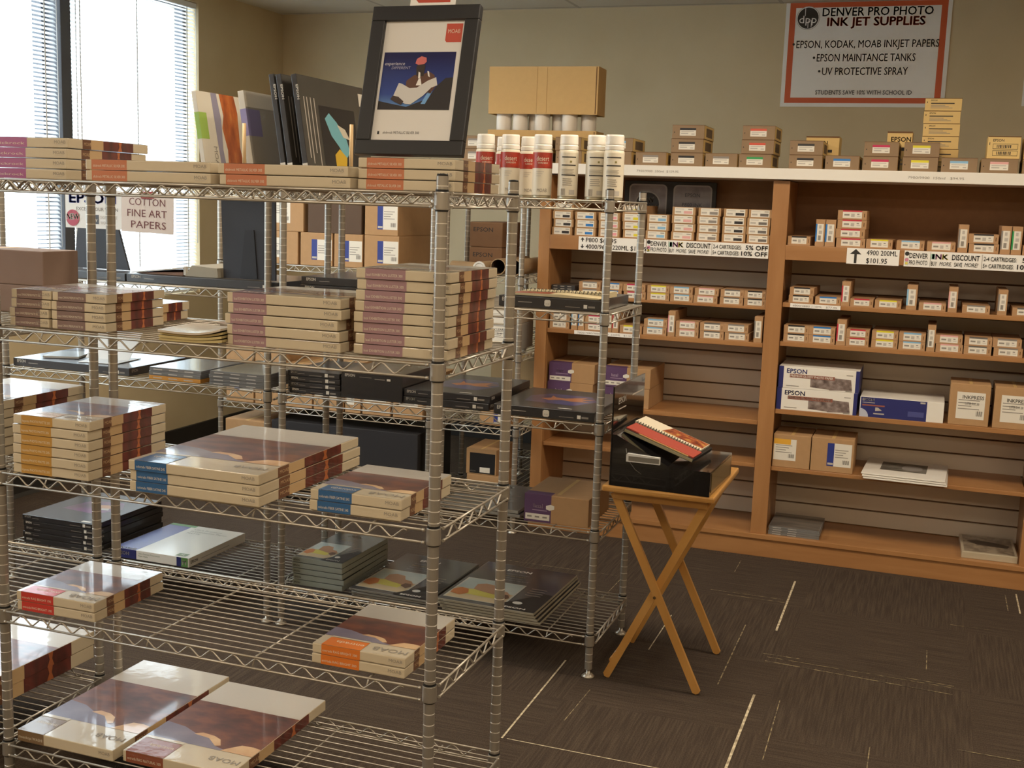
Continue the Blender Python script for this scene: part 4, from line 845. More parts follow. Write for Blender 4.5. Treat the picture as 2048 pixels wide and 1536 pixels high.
# spray-can rack: second shelf
bb(-1.135, -.545, 1.40, S2, .38, .029, '{pos} wide black box of the pair behind the lilac-band piles', n=2)
bb(-.385, -.035, 1.395, S2, .36, .036, 'black box with a white price tag under the open sample booklet')
# open sample booklet on it
bo = empty('sample_booklet', (-.19, 1.50, S2 + .0375), -.05); tag(bo, 'open spiral sample booklet with red photograph, on a black box', 'booklet')
mb = MB(); RPIC = ramp_mat('red_landscape', [(.35, '7a2f24'), (.6, 'b04a34'), (.75, 'c9866a')], scale=(6, 14, 1), noise=3, rough=.35, coat=.4)
mb.prism([(-.16, 0), (.15, 0), (.155, .004), (.02, .010), (-.16, .006)], 'y', -.09, .0, mat('c9b890', .5)); mb.poly([(-.155, -.088, .0066), (-.02, -.088, .0098), (-.02, -.01, .0098), (-.155, -.01, .0066)], RPIC); mb.build('front_pages', bo)
mb = MB(); mb.prism([(-.16, 0), (.15, 0), (.15, .018), (.05, .012), (-.16, .008)], 'y', .012, .10, mat('cfc09a', .5)); mb.build('back_pages', bo)
mb = MB()
for k in range(22): mb.tube([(-.15 + k * .0135, -.004, .009), (-.15 + k * .0135, .000, .017), (-.15 + k * .0135, .008, .018), (-.15 + k * .0135, .014, .012)], .0011, BLACK, 5)
mb.build('spiral', bo)
TAGW = mat('ddd6c8', .5)
def price_tag(x, y, z, sz, lab, rz=0, top=False):
    o = empty('price_tag', (x, y, z), rz); tag(o, lab, 'tag', 'small white price tags'); mb = MB(); a = sz / 2; c = a * .35
    oc = [(-a + c, -a), (a - c, -a), (a, -a + c), (a, a - c), (a - c, a), (-a + c, a), (-a, a - c), (-a, -a + c)]
    if top: mb.prism(oc, 'z', 0, .0004, TAGW)
    else:
        mb.prism(oc[::-1], 'y', -.0006, 0, TAGW); mb.text('39.95', (0, -.0008, -a * .45), (1, 0, 0), (0, 0, 1), sz * .18, GREYTXT, align='c', width=sz * .6)
    mb.build('sticker', o)
price_tag(-.215, 1.3942, S2 + .018, .021, 'white price tag on the black box under the sample booklet')
# third shelf
bb(-1.165, -.960, 1.375, S3, .30, .0205, '{pos} small black box of the four-high pile, third shelf', n=4)
def wrapped():
    w, d, t = .232, .32, .096; mb = MB(); mb.box(-w / 2, w / 2, -d / 2, d / 2, 0, t, mat('29282a', .3, coat=.8, wrinkle=.6, coat_rough=.12), .002); F = Face(mb, 'front', w, d, t); F.text('EPSON', .06, .80, .010, LBL, width=.038, bold=.03); F.rect(1 - .25, .74, 1 - .19, .82, LBL); F.rect(.3, .8, .5, .82, GREYTXT); F.rect(.55, .76, .72, .79, GREYTXT, False)
    return mb.build('photo_paper_box')
put('wrap', wrapped, 'photo_paper_box', (-.838, 1.375 + .16, S3 + .0004), .01, 'deep black plastic-wrapped box beside the four-high black pile', 'paper box', 'black photo-paper boxes')
bb(-.715, -.400, 1.38, S3, .42, .026, '{pos} black box of the pair with the blue and orange cover, left of two', pic='leaf', n=2)
bb(-.378, -.030, 1.362, S3, .40, .034, 'black box with a blue and orange cover at the rack corner post', pic='leaf')
price_tag(-.195, 1.3612, S3 + .016, .022, 'white price tag on the black box at the rack corner post')
# fourth shelf: purple-end carton, grey packs
put('lasalS', lasal(.222, .27, .094, .42), 'paper_carton', (-.151, 1.372 + .135, S4 + .0004), .01, 'purple-end carton alone on the wire shelf beside the tray table', 'carton')
GP = mat('3c4046', .35, coat=.5); GPE = mat('8d8a82', .5)
def photo_pack(w, d, t, cover, edge, pic=True, big=True):
    def mk():
        mb = MB(); mb.box(-w / 2, w / 2, -d / 2, d / 2, 0, t, edge, .0012)
        F = Face(mb, 'front', w, d, t); F.text('EPSON', .03, .3, min(.006, t * .4), INKTXT, bold=.02)
        F = Face(mb, 'top', w, d, t); F.rect(.004, .004, .996, .996, cover)
        F.text('EPSON', .30, .84, .020, LBL, width=w * .26, bold=.04)
        if pic:
            F.text('Premium Photo', .28, .765, .010, mat('8d8d92', .5), width=w * .3); F.text('Paper GLOSSY', .28, .715, .010, mat('a08f5a', .5), width=w * .28); F.text('Papier photo', .28, .665, .010, mat('8d8d92', .5), width=w * .27); F.text('haute qualite GLACE', .28, .615, .010, mat('8d8d92', .5), width=w * .36)
            F.rect(.03, .06, .66, .55, mat('c9c4b6', .4, coat=.4)); F.rect(.05, .28, .64, .54, ramp_mat('pale_sea', [(.3, '9fb0ac'), (.7, 'c3cac0')], noise=4, rough=.35, coat=.4)); F.rect(.05, .07, .64, .30, mat('cdb58c', .4, coat=.4))
            F.poly([(.16, .18), (.50, .16), (.54, .26), (.48, .32), (.30, .33), (.18, .28)], mat('d8c85a', .4)); SK = mat('b98a68', .4)
            F.poly([(.22, .30), (.34, .27), (.50, .24), (.60, .20), (.63, .27), (.56, .34), (.46, .36), (.40, .44), (.28, .46), (.20, .42)], SK); F.poly([(.05, .16), (.16, .13), (.22, .20), (.18, .28), (.10, .30), (.04, .24)], mat('c9783a', .4)); F.poly([(.50, .22), (.60, .17), (.64, .22), (.60, .28), (.52, .28)], mat('6a4a38', .4))
            F.poly([(.58, .004), (.996, .004), (.996, .42), (.90, .42), (.72, .2), (.55, .03)], BLACK); F.text('EPSON', .64, .03, .012, LBL, width=w * .25, bold=.03); F.poly([(.76 + .05 * math.cos(a * .5236), .15 + .03 * math.sin(a * .5236)) for a in range(12)], LBL)
            for k in range(4): F.rect(.74, .34 + k * .05, .9, .352 + k * .05, GREYTXT, k == 0)
        else:
            for k in range(5): F.rect(.2, .3 + k * .06, .8 - .1 * (k % 2), .315 + k * .06, GREYTXT, k == 0)
        return mb.build('photo_paper_pack')
    return mk
DKC = ramp_mat('dark_cover', [(.3, '26272b'), (.7, '3a4048')], noise=2.5, rough=.35, coat=.5); TEALC = ramp_mat('teal_cover', [(.3, '2f3a3c'), (.7, '4a5a5c')], noise=2.5, rough=.35, coat=.5)
def packs(key, w, d, t, cover, edge, n, x, y, z, rz, fmt, group, fan=.0, pic=True):
    for i in range(n):
        put(key, photo_pack(w, d, t, cover, edge, pic), 'photo_paper_pack', (x + fan * (n - 1 - i) * .6 + random.uniform(-.002, .002), y - fan * (i - n + 1) * .2, z + i * (t + .0022) + .0004), rz + random.uniform(-.012, .012) * (1 if fan == 0 else 2), fmt.replace('{pos}', ORD[n][i]), 'paper pack', group)
PGR = 'photo-paper packs on the wire racks'
packs('pkG', .285, .34, .011, GP, GPE, 2, -.43, 1.56, S4, .0, '{pos} grey-covered pack beside the purple-end carton, wire shelf', PGR, .010, pic=False)
packs('pkH', .33, .34, .008, DKC, GPE, 2, -.82, 1.57, S4, .0, '{pos} dark pack behind the small blue-band pair', PGR, .006, pic=False)
packs('pk5', .205, .37, .019, TEALC, mat('9aa096', .5), 5, -1.048, 1.575, S5, .0, '{pos} thick pack of the five with a sunbather cover, bottom shelf', PGR)
packs('pkB', .305, .47, .0075, DKC, GPE, 3, -.752, 1.60, S5, -.02, '{pos} large dark pack with a sunbather cover, left fan of three', PGR, .010)
packs('pkC', .36, .47, .0085, DKC, mat('a39c8a', .5), 4, -.385, 1.60, S5, -.01, '{pos} large dark pack with a sunbather cover, right fan of four', PGR, .010)

# ------------------------------------------------------------------ rack under the window
bb(-2.215, -1.855, 1.375, S2, .38, .030, 'wide black box under the hanging window sign, second shelf', m=EBLK2)
bb(-1.848, -1.212, 1.375, S2, .38, .031, 'wide black box carrying the grey ring binder, second shelf', m=EBLK2)
bd = empty('ring_binder', (-1.66, 1.53, S2 + .0315), .02); tag(bd, 'open grey ring binder lying on the wide black box', 'binder')
BGR = mat('a59c88', .5)
mb = MB(); mb.prism([(.045, .0), (.185, .0), (.18, .034), (.075, .040)], 'y', -.13, .13, BGR); mb.build('spine_half', bd)
mb = MB(); mb.prism([(-.185, .001), (.035, .026), (.035, .030), (-.185, .004)], 'y', -.13, .13, mat('c2bcae', .5)); mb.build('cover', bd)
mb = MB(); mb.prism([(-.17, .000), (.03, .000), (.03, .012), (-.17, .0025)], 'y', -.12, .12, mat('8f6a52', .5)); mb.build('pages', bd)
mb = MB(); mb.box(.032, .043, -.12, -.105, .002, .034, SILVER, .002); mb.build('ring', bd)
# backs of display frames standing on those boxes
def easel(name, x, y, z, wb, wt, h, lab, lean, skew=0):
    o = empty(name, (x, y, z)); o.rotation_euler = (lean, 0, 0); tag(o, lab, 'display frame')
    M_ = mat('2f3036', .55); mb = MB(); mb.prism([(-wb / 2, 0), (wb / 2, 0), (wt / 2 + skew, h), (-wt / 2 + skew, h)], 'y', 0, .01, M_); mb.build('backing', o)
    mb = MB(); mb.prism([(-.035, .004), (.035, .004), (.018, h * .62), (-.018, h * .62)], 'y', -.004, -.0005, mat('28292e', .6)); mb.build('easel_leg', o)
    return o
easel('display_frame', -1.356, 1.425, S2 + .0322, .215, .222, .285, 'black back of a display frame standing beside the ring binder', -.02, -.01)
easel('display_frame', -2.062, 1.50, S2 + .0312, .255, .135, .285, 'black back of a display frame below the hanging window sign', -.05, -.035)
# hanging cards
ws = empty('hanging_sign', (-1.957, 1.332, 1.404)); tag(ws, 'white hanging sign with blue lettering and a red round sticker', 'sign')
mb = MB(); mb.box(-.125, .125, -.001, .001, 0, .140, PAPER); mb.build('card', ws)
t = MB(); F = Face(t, 'front', .25, .002, .140); F.layer = 4
F.text('EPSON', .08, .66, .036, mat('3c4698', .5), width=.205, bold=.035); F.text('EXCEED YOUR VISION', .2, .46, .0125, mat('6a655f', .5), width=.185); F.rect(.40, .12, .60, .36, mat('4e5058', .5)); F.text('New', .42, .17, .018, LBL, width=.04, shear=.3); F.text('SIGNATURE', .63, .26, .011, LBLG, width=.075); F.text('WORTHY', .63, .12, .011, LBLG, width=.055)
F.poly([(.135 + .12 * math.cos(a * .3142), .26 + .215 * math.sin(a * .3142)) for a in range(20)], mat('b8495a', .5)); F.text('NEW', .03, .22, .021, LBL, width=.055, bold=.05); t.build('lettering', ws)
w2 = empty('hanging_sign', (-1.722, 1.331, 1.398)); w2.rotation_euler = (0, .02, 0); tag(w2, 'pale hanging sign with dark red capital lettering', 'sign')
mb = MB(); mb.box(-.110, .112, -.001, .001, 0, .140, mat('e2d3c8', .55)); mb.build('card', w2)
t = MB(); F = Face(t, 'front', .222, .002, .140); F.layer = 4; DR = mat('6e2f2c', .5)
F.text('COTTON', .5, .69, .026, DR, align='c', width=.155); F.text('FINE ART', .5, .40, .026, DR, align='c', width=.17); F.text('PAPERS', .53, .11, .026, DR, align='c', width=.15); t.build('lettering', w2)
mb = MB(); mb.box(-1.745, -1.69, 1.328, 1.3295, 1.520, 1.545, mat('a8433a', .5)); tp = mb.build('tape_strip'); tag(tp, 'short red tape strip above the pale hanging sign', 'tape')
# third shelf of that rack
bb(-2.385, -1.845, 1.375, S3, .40, .032, 'wide black box with loose folders lying on it, window rack', m=EBLK2)
fo = empty('sample_folder', (-2.05, 1.50, S3 + .0328), .1); tag(fo, 'white open folder propped on the wide black box', 'folder')
mb = MB(); mb.prism([(-.06, 0), (.10, 0), (.10, .002), (-.06, .002)], 'y', -.09, .09, PAPER); mb.build('lower_leaf', fo)
mb = MB(); mb.add([(-.095, .01, .002), (.095, .01, .002), (.105, .10, .105), (-.085, .10, .105), (-.095, .012, .002), (.095, .012, .002), (.105, .102, .105), (-.085, .102, .105)], [(0, 1, 2, 3), (7, 6, 5, 4), (0, 4, 5, 1), (1, 5, 6, 2), (2, 6, 7, 3), (3, 7, 4, 0)], PAPER); mb.build('raised_leaf', fo)
put('lf', thin_pack(.14, .16, .008, mat('b4b0a6', .5), mat('9aa0a0', .3, coat=.6)), 'paper_pack', (-2.245, 1.52, S3 + .0328), .35, 'thin grey leaflet pile beside the open white folder', 'paper pack')
stack('dvo', thin_pack(.225, .32, .0145, mat('c88a34', .45), mat('c88a34', .4)), 'paper_pack', 1, -1.752, -1.527, 1.372, S3, .32, .015, 'orange-edged pack under two grey ones, window rack', 'paper pack', 'packs on the window rack')
stack('dvg', thin_pack(.225, .32, .0145, DVD, mat('7a8288', .25, coat=.7)), 'paper_pack', 2, -1.752, -1.527, 1.372, S3 + .0155, .32, .0152, '{pos} grey glossy pack on the orange-edged one', 'paper pack', 'packs on the window rack')
stack('dvh', thin_pack(.23, .33, .0125, DVD, mat('8a8578', .25, coat=.7)), 'paper_pack', 4, -1.492, -1.262, 1.372, S3, .33, .0130, '{pos} grey pack of the four-high pile by the corner post', 'paper pack', 'packs on the window rack')
# bottom shelf of that rack
bb(-2.372, -2.020, 1.385, S5, .42, .0225, '{pos} black box of the five-high pile with a violet cover', n=5, pic='violet')
def navy_white():
    w, d, t = .345, .385, .036; mb = MB(); mb.box(-w / 2, w / 2, -d / 2, d / 2, 0, t, WHITE, .0015); GRN = mat('5c8a4a', .5)
    F = Face(mb, 'front', w, d, t); F.rect(0, 0, .31, 1, NAVY); F.text('EPSON', .05, .35, .013, LBL, width=.055, bold=.03); F.text('Ultra Premium Presentation', .34, .62, .006, mat('7d8a62', .5)); F.text('Paper Matte', .34, .36, .006, mat('7d8a62', .5)); F.rect(.84, .0, .90, 1, NAVY); F.rect(.90, 0, .985, 1, GRN); F.text('M', .915, .22, .018, LBL, bold=.03)
    F = Face(mb, 'right', w, d, t); F.text('EPSON', .03, .35, .011, INKTXT, width=.045, bold=.03); F.rect(.2, .4, .7, .48, LBLG)
    F = Face(mb, 'top', w, d, t); F.rect(.003, .003, .31, .997, mat('3a3f86', .35, coat=.5)); F.rect(.31, .003, .997, .997, mat('d2ccbd', .35, coat=.3)); F.rect(.0, .93, .36, .997, GRN); F.text('EPSON', .28, .05, .016, LBL, flip=True, width=.085, bold=.03); F.text('Ultra Premium', .4, .86, .013, GREYTXT, width=.13); F.text('Presentation Paper', .4, .79, .013, GREYTXT, width=.17); F.text('MATTE', .4, .72, .013, GREYTXT, width=.06); F.rect(.80, .03, .93, .11, mat('7a8a6a', .5)); F.text('M', .85, .05, .014, LBL)
    return mb.build('photo_paper_box')
put('nw', navy_white, 'photo_paper_box', (-1.765, 1.385 + .1925, S5 + .0004), .0, 'flat navy and white box with a green letter mark, bottom shelf', 'paper box')

# ------------------------------------------------------------------ boxes leaning on top of the window rack
hold = empty('record_rack', (-1.15, 1.38, S1)); tag(hold, 'low wooden rack with dowels holding the leaning boxes', 'rack')
mb = MB(); mb.box(-.49, .28, .0, .022, 0.0005, .020, PINE, .002); mb.build('front_rail', hold); mb = MB(); mb.box(-.49, .28, .35, .372, 0.0005, .020, PINE, .002); mb.build('rear_rail', hold)
for dx in (-.205, .215):
    mb = MB(); mb.tube([(dx, .011, .018), (dx, .011, .225)], .0065, mat('c9a878', .5), 10); mb.build('dowel', hold)
for dx in (-.47, .26):
    mb = MB(); mb.box(dx - .012, dx + .012, .022, .35, .0005, .018, PINE, .002); mb.build('cross_bar', hold)
def lean_box(h, d, t, kind):
    # a box on its long edge: x = thickness, y = depth away, z = height; the cover faces +x
    def mk():
        mb = MB(); body = EBLK if kind == 'black' else mat('cfc8ba', .45, coat=.5); mb.box(-t, 0, 0, d, 0, h, body, .0018)
        k = [0]
        def R(y0, y1, z0, z1, m): k[0] += 1; x = .00015 * k[0]; mb.poly([(x, y0 * d, z0 * h), (x, y1 * d, z0 * h), (x, y1 * d, z1 * h), (x, y0 * d, z1 * h)], m)
        def PL(pts, m): k[0] += 1; x = .00015 * k[0]; mb.poly([(x, a * d, b * h) for a, b in pts], m)
        def S(z0, z1, m): mb.poly([(-t, -.0003, z0 * h), (0, -.0003, z0 * h), (0, -.0003, z1 * h), (-t, -.0003, z1 * h)], m)
        if kind == 'black':
            mb.text('EPSON', (-t * .3, -.0004, h * .90), (0, 0, -1), (1, 0, 0), t * .42, LBL, width=.05, bold=.03); S(.13, .18, LBL)
            R(.005, .995, .005, .995, ramp_mat('charcoal_cover', [(.3, '46443f'), (.7, '57544c')], noise=2, rough=.4, coat=.35))
            for q, (a, b) in enumerate(((.06, .55), (.10, .6), (.15, .5), (.20, .62))): R(a, a + .012, .78 - b, .80, LBLG)
            R(.26, .80, .08, .74, mat('2e2c2b', .35, coat=.4)); PL([(.33, .62), (.40, .68), (.50, .60), (.62, .46), (.66, .32), (.58, .24), (.50, .36), (.40, .46)], mat('7ab8c4', .4)); PL([(.50, .58), (.62, .54), (.68, .44), (.58, .46)], mat('d8d0bc', .4)); PL([(.42, .12), (.56, .10), (.60, .26), (.50, .34), (.42, .28)], mat('d8b23a', .4)); R(.9, .97, .80, .93, LBL)
        elif kind == 'green':
            S(.46, .76, mat('8fb04a', .45)); R(.003, .997, .003, .997, mat('d6cfbf', .4, coat=.4)); R(0, .16, .46, .76, mat('9abb52', .45)); PL([(.34, .0), (.46, 0), (.42, .35), (.46, .7), (.42, 1), (.30, 1)], mat('8f8a9c', .4)); PL([(.46, 0), (.86, 0), (.80, .4), (.84, .8), (.80, 1), (.48, 1), (.52, .75), (.46, .6), (.52, .35)], ramp_mat('canyon_print', [(.3, '8a4426'), (.55, 'b4602f'), (.75, 'c98348')], scale=(3, 8, 3), noise=4, rough=.4, coat=.4))
            mb.text('MOAB', (.001, .22 * d, .38 * h), (0, 0, -1), (0, 1, 0), .022, GREYTXT, width=.085)
        else:
            S(.50, .80, mat('8f86b0', .45)); R(.003, .997, .003, .997, mat('9d978a', .4, coat=.5)); R(0, .3, .50, .80, mat('7f78a0', .45)); R(.003, .997, .82, .997, mat('cfc8b8', .4))
        return mb.build('leaning_box')
    return mk
LZ = S1 + .0215
for key, h, d, t, x, y, lab in (('green', .315, .30, .018, -1.515, 1.385, 'white box with a green corner and canyon photograph, leaning'), ('violet', .315, .30, .024, -1.318, 1.385, 'pale box with a violet corner, leaning behind the wooden dowel'),
                                ('black', .372, .50, .020, -1.188, 1.385, 'leftmost tall black box leaning in the wooden rack'), ('black', None, None, None, -1.160, 1.385, 'middle tall black box leaning in the wooden rack'), ('black', None, None, None, -1.100, 1.385, 'tall black box with a parrot-coloured cover, leaning rightmost')):
    put(('lean', key), lean_box(h, d, t, key) if h else None, 'leaning_box', (x, y + .02, LZ + .007), 0, lab, 'paper box', 'boxes leaning in the wooden rack', ry=-.16)

# ------------------------------------------------------------------ far aisle racks
GF = 'brown cartons on the far racks'; FY = 2.858
def fc(x0, x1, z, h, d, lab, **k): return put_carton(x0, x1, FY, z, d, h, lab, GF, **k)
fc(-2.17, -1.985, S2, .160, .40, 'brown carton at the left end of the far rack, lower row', label=1, lab_rect=(.1, .2, .55, .8))
fc(-1.970, -1.795, S2, .160, .40, 'brown carton with blue and white label, second in the lower row', label=1, lab_rect=(.35, .18, .98, .80), style='blue')
fc(-1.785, -1.632, S2, .160, .40, 'brown carton with blue and white label, third in the lower row', label=1, lab_rect=(.35, .18, .98, .80), style='blue')
fc(-1.622, -1.440, S2, .160, .42, 'brown carton with blue and white label under another, right end', label=1, lab_rect=(.38, .18, .98, .84), style='blue')
fc(-2.13, -1.955, S2 + .1606, .160, .44, 'brown carton with black scribble marks, upper row of the far rack', label=1, lab_rect=(.1, .25, .58, .95))
fc(-1.622, -1.447, S2 + .1606, .160, .42, 'brown carton with blue and white label, topmost at the right end', label=1, lab_rect=(.38, .18, .98, .90), style='blue')
fc(-1.93, -1.64, S2 + .1606, .150, .2, 'dark unmarked carton between the two upper cartons', body=mat('5a4636', .8))
fc(-2.395, -2.235, S4, .325, .40, 'tall brown carton with a navy arc label, left end of the far rack', label=1, lab_rect=(.3, .18, .98, .62), style='blue')
fc(-2.225, -2.06, S4, .315, .40, 'tall brown carton with a black label, second on the far rack', label=1, lab_rect=(.3, .2, .98, .5), style='black')
fc(-2.05, -1.90, S4, .22, .40, 'brown carton with a small barcoded black label, far rack', label=1, lab_rect=(.1, .25, .6, .6), style='black')
fc(-1.890, -1.725, S4, .22, .40, 'brown carton with two stacked white labels, far rack', label=1, lab_rect=(.05, .3, .85, .95))
fc(-1.715, -1.632, S4, .20, .40, 'narrow brown carton with a tall white label, far rack', label=1, lab_rect=(.1, .2, .6, .95))
fc(-1.620, -1.470, S4, .22, .40, 'brown carton with a wide barcoded label, far rack', label=1, lab_rect=(.05, .3, .85, .95))
fc(-1.455, -1.300, S4, .20, .40, 'brown carton with a pale label, right end of the far rack', label=1, lab_rect=(.2, .3, .85, .75))
fc(-2.40, -2.15, S5, .262, .42, 'brown carton with a black label and round sticker, bottom shelf', label=1, lab_rect=(.35, .1, .98, .62), style='black')
fc(-2.13, -1.32, S5, .28, .42, 'large black carton filling the bottom shelf of the far rack', body=mat('242122', .7), tape=False)  # no real carton: a black block painted as the dark, shaded gap here
FY = 2.90
for i in range(2):
    put(('epcart',), None if i else (lambda: (lambda mb: (mb.box(-.085, .085, -.17, .17, 0, .120, mat('7d5c40', .8, mottled=.05), .006), Face(mb, 'front', .17, .34, .12).text('EPSON', .12, .62, .020, INKTXT, width=.10, bold=.01), mb.build('carton'))[-1])(MB())), 'carton', (-1.085, 3.25, S2 + .0004 + i * .1206), 0, ['lower', 'upper'][i] + ' dark brown carton behind the cardboard tubes', 'carton', 'dark cartons behind the tubes')
CARDB = mat('a58a68', .7); CAPW = mat('d6d3cc', .5)
def mtube(r, L, cap):
    def mk():
        o = bpy.data.objects.new('mailing_tube', None); C.objects.link(o); mb = MB(); n = 20
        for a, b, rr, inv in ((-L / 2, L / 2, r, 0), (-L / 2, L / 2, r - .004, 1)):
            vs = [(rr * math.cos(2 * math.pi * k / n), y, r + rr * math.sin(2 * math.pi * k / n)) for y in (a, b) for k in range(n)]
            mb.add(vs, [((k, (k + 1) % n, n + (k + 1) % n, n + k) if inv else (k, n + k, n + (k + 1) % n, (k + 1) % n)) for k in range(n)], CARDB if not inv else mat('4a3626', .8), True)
        for y in (-L / 2, L / 2):
            vs = [(rr * math.cos(2 * math.pi * k / n), y, r + rr * math.sin(2 * math.pi * k / n)) for rr in (r, r - .004) for k in range(n)]; mb.add(vs, [(k, (k + 1) % n, n + (k + 1) % n, n + k) for k in range(n)], CARDB)
        mb.build('tube_wall', o)
        if cap:
            mb = MB(); vs = [(rr * math.cos(2 * math.pi * k / n), y, r + rr * math.sin(2 * math.pi * k / n)) for rr, y in ((r + .002, -L / 2), (r + .002, -L / 2 - .004), (r - .006, -L / 2 - .004), (r - .008, -L / 2 - .001), (.0005, -L / 2 - .001)) for k in range(n)]
            mb.add(vs, [(i * n + k, i * n + (k + 1) % n, (i + 1) * n + (k + 1) % n, (i + 1) * n + k) for i in range(4) for k in range(n)], CAPW); mb.build('end_cap', o)
        return o
    return mk
MG = 'cardboard mailing tubes'
for key, r, L, cap, x, y, rz, lab in (('t1', .030, .14, 1, -1.038, 2.955, .0, 'cardboard tube with a white end cap'), ('t2', .026, .16, 0, -1.150, 3.00, 1.35, 'open cardboard tube lying left of the capped one'), ('t3', .038, .40, 0, -.966, 3.14, .0, 'wide open cardboard tube right of the capped one'), ('t4', .038, .40, 0, -.885, 3.14, .0, 'wide open cardboard tube nearest the wooden bookcase')):
    put(key, mtube(r, L, cap), 'mailing_tube', (x, y, S2 + .0004), rz, lab, 'tube', MG)
put_carton(-.955, -.895, 3.50, S2, .06, .17, 'narrow upright carton with a white label behind the tubes', GF, label=1, lab_rect=(.08, .1, .92, .85))
put_carton(-.905, -.838, 3.62, S2, .2, .15, 'small brown carton behind the rack post and the tubes', GF, body=mat('9a6f3c', .7))
put_carton(-.985, -.868, 2.90, S3, .3, .125, 'grey carton with a white panel and capital lettering, end rack', GF, body=mat('a8a49c', .6), label=1, lab_rect=(.05, .05, .95, .95), txt=('CLEAR FILM', '24 in'), tape=False)
put_carton(-.985, -.868, 2.90, S3 + .1256, .3, .085, 'pale carton on the grey one, end rack', GF, body=mat('b8ab96', .6), label=1, lab_rect=(.1, .1, .8, .8), tape=False)
put_carton(-1.12, -.86, 3.30, S4, .25, .27, 'tall beige carton standing behind the blue and orange cover boxes', GF, body=mat('b09a72', .7))
put_carton(-1.02, -.862, 2.90, S4, .25, .095, 'brown carton with a violet-edged white label, end rack', GF, label=1, lab_rect=(.45, .1, .95, .9), style='blue')
put_carton(-1.085, -.92, 2.92, S5, .25, .105, 'brown carton under the black-labelled one, end rack bottom shelf', GF, label=1, lab_rect=(.05, .1, .6, .5), style='kodak')
put_carton(-1.09, -.935, 2.92, S5 + .1056, .25, .125, 'brown carton with a large black label, end rack bottom shelf', GF, label=1, lab_rect=(.12, .04, .96, .84), style='black')

# ------------------------------------------------------------------ tray table and sample display
tt = empty('tray_table', (.199, 1.552, 0), 0.0); tag(tt, 'wooden folding tray table with crossed legs', 'table')
TW, TD, TZ = .363, .480, .668
mb = MB(); mb.box(-TW / 2, TW / 2, -TD / 2, TD / 2, TZ - .020, TZ, PINE, .006)
mb.build('tabletop', tt)
for yy in (-TD / 2 + .052, TD / 2 - .052):
    mb = MB(); mb.box(-TW / 2 + .03, TW / 2 - .03, yy - .009, yy + .009, TZ - .052, TZ - .0205, PINE, .002); mb.build('apron', tt)
def leg(xa, xb, y, lab):
    a, b = Vector((xa, y, .004)), Vector((xb, y, TZ - .03)); d = (b - a).normalized(); s_ = Vector((d.z, 0, -d.x)) * .0135; t_ = Vector((0, .0075, 0)); e = d * .008
    pr = [a - s_ * .3, a - s_ * .9 + e, b - s_, b + s_, a + s_ * .9 + e * .5, a + s_ * .4]
    mb = MB(); n = len(pr); vs = [tuple(p - t_) for p in pr] + [tuple(p + t_) for p in pr]
    mb.add(vs, [tuple(range(n)), tuple(range(2 * n - 1, n - 1, -1))] + [(i, n + i, n + (i + 1) % n, (i + 1) % n) for i in range(n)], PINE); mb.build('leg', tt)
for y0, sg in ((-.187, 1), (.187, -1)):
    leg(-.155, .150, y0 + .0165 * sg, ''); leg(.155, -.150, y0 - 0.0005 * sg, '')
    mb = MB(); yy = y0 - .009 * sg; mb.tube([(0.0, yy + .002, .305), (0.0, yy - .001 * sg, .305)], .005, mat('6b5638', .4, metal=.5), 10); mb.build('pivot', tt)
mb = MB(); mb.tube([(-.14, -.165, .06), (-.14, .165, .06)], .008, PINE, 10); mb.build('crossbar', tt)
dp = empty('sample_display', (.038, 1.322, TZ + .0006)); dp.rotation_euler = (0, 0, -.03); tag(dp, 'glossy black counter display with a tall back panel, on the tray table', 'display stand')
GB = mat('121112', .12, coat=.6, coat_rough=.03)
mb = MB(); mb.prism([(.006, 0), (.325, 0), (.325, .078), (.235, .078), (.19, .082), (.05, .150), (.02, .165), (.006, .165)], 'y', 0, .34, GB); mb.build('base', dp)
mb = MB(); mb.box(0, .0055, 0, .365, 0, .318, GB, .0015)
for s_, z, m, wd, v0 in (('EPSON', .255, LBL, .085, .05), ):
    mb.text(s_, (.0062, .05, z), (0, 1, 0), (0, 0, 1), .020, m, width=wd, bold=.02)
mb.poly([(.0060, .05, .236), (.0060, .14, .236), (.0060, .14, .240), (.0060, .05, .240)], LBLG); mb.poly([(.0060, .21, .262), (.0060, .345, .262), (.0060, .345, .267), (.0060, .21, .267)], LBLG)
mb.build('back_panel', dp)
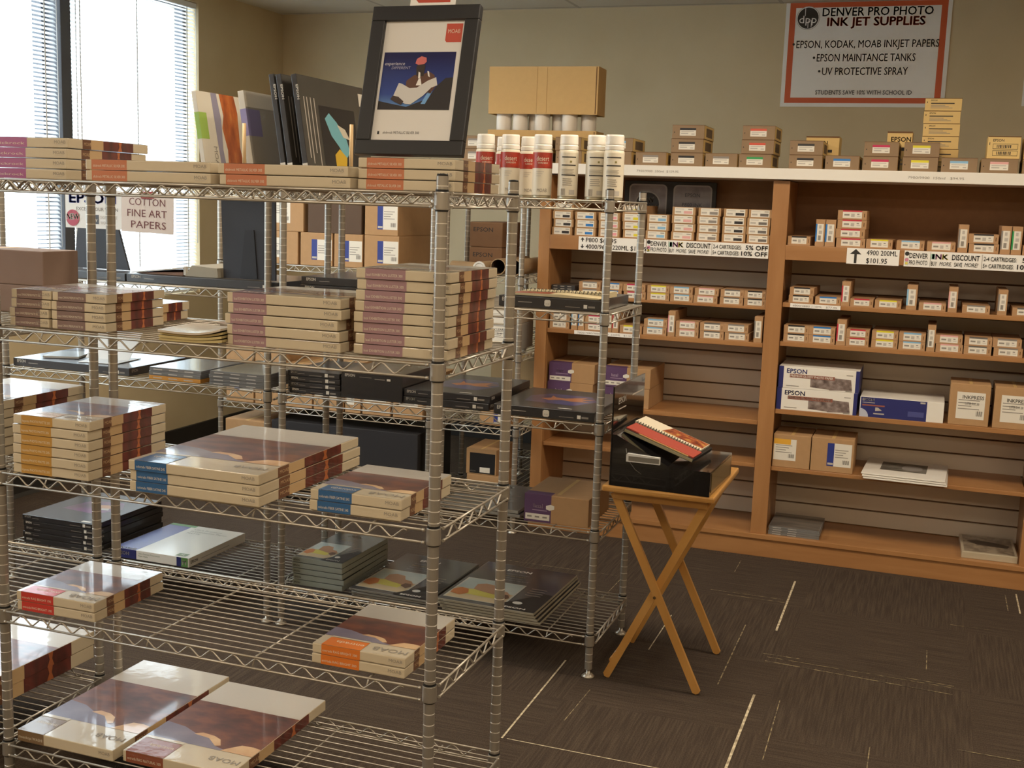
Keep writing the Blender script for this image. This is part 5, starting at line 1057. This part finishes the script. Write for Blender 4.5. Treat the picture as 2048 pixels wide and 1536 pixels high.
mb = MB(); mb.box(.3255, .3262, .02, .32, .008, .07, mat('a08a5a', .25, metal=.6, coat=.5)); mb.build('end_window_reflection', dp)  # gold tint on the end window paints in the table's glossy reflection
mb = MB(); mb.prism([(.056, .085), (.165, .085), (.165, .108), (.060, .112), (.056, .108)], 'y', -.010, -.0005, SILVER); mb.box(.064, .163, -.0115, -.0101, .089, .104, mat('8f8c84', .3, metal=.5)); mb.build('label_holder', dp)
mb = MB(); mb.tube([(.052, -.0015, .125), (.056, -.0015, .105), (.068, -.0015, .08), (.085, -.0015, .06), (.105, -.0015, .048)], .0012, mat('6a675f', .3), 5); mb.build('cord', dp)
sb = empty('sample_book', (.062, 1.385, TZ + .166)); sb.rotation_euler = (0, math.radians(17.5), -.10); tag(sb, 'spiral sample book with a red lower half, tilted on the black display', 'book')
BKW, BKD = .245, .215
mb = MB(); mb.box(0, BKW, 0, BKD, 0, .012, BLACK, .001); mb.box(.002, BKW - .002, -.001, .004, .002, .011, mat('b5ad8c', .3, metal=.4)); mb.build('cover', sb)
mb = MB(); mb.box(.003, BKW - .004, .006, BKD * .46, .0122, .0165, mat('a8483a', .5)); mb.box(.05, BKW - .02, .002, .0058, .0122, .0150, mat('cfa56a', .5))
for k in range(3): mb.text('MOAB', (.02 + k * .075, .02, .0168), (1, 0, 0), (0, 1, 0), .004, mat('c98a78', .5), width=.012)
mb.build('lower_pages', sb)
mb = MB(); mb.box(-.004, BKW - .012, BKD * .50, BKD * .99, .0122, .0190, mat('ddd2ba', .5)); mb.poly([(.085, BKD * .60, .0193), (BKW - .014, BKD * .60, .0193), (BKW - .014, BKD * .98, .0193), (.10, BKD * .98, .0193)], ramp_mat('canyon_page', [(.3, '5a2418'), (.5, '9a4426'), (.7, 'd0a050')], scale=(14, 14, 1), noise=3, rough=.4, coat=.3))
mb.build('upper_pages', sb)
mb = MB()
for k in range(24): mb.tube([(.006 + k * .0096, BKD * .45, .017), (.006 + k * .0096, BKD * .465, .0225), (.006 + k * .0096, BKD * .495, .0235), (.006 + k * .0096, BKD * .515, .0195)], .0010, BLACK, 5)
mb.build('spiral', sb)
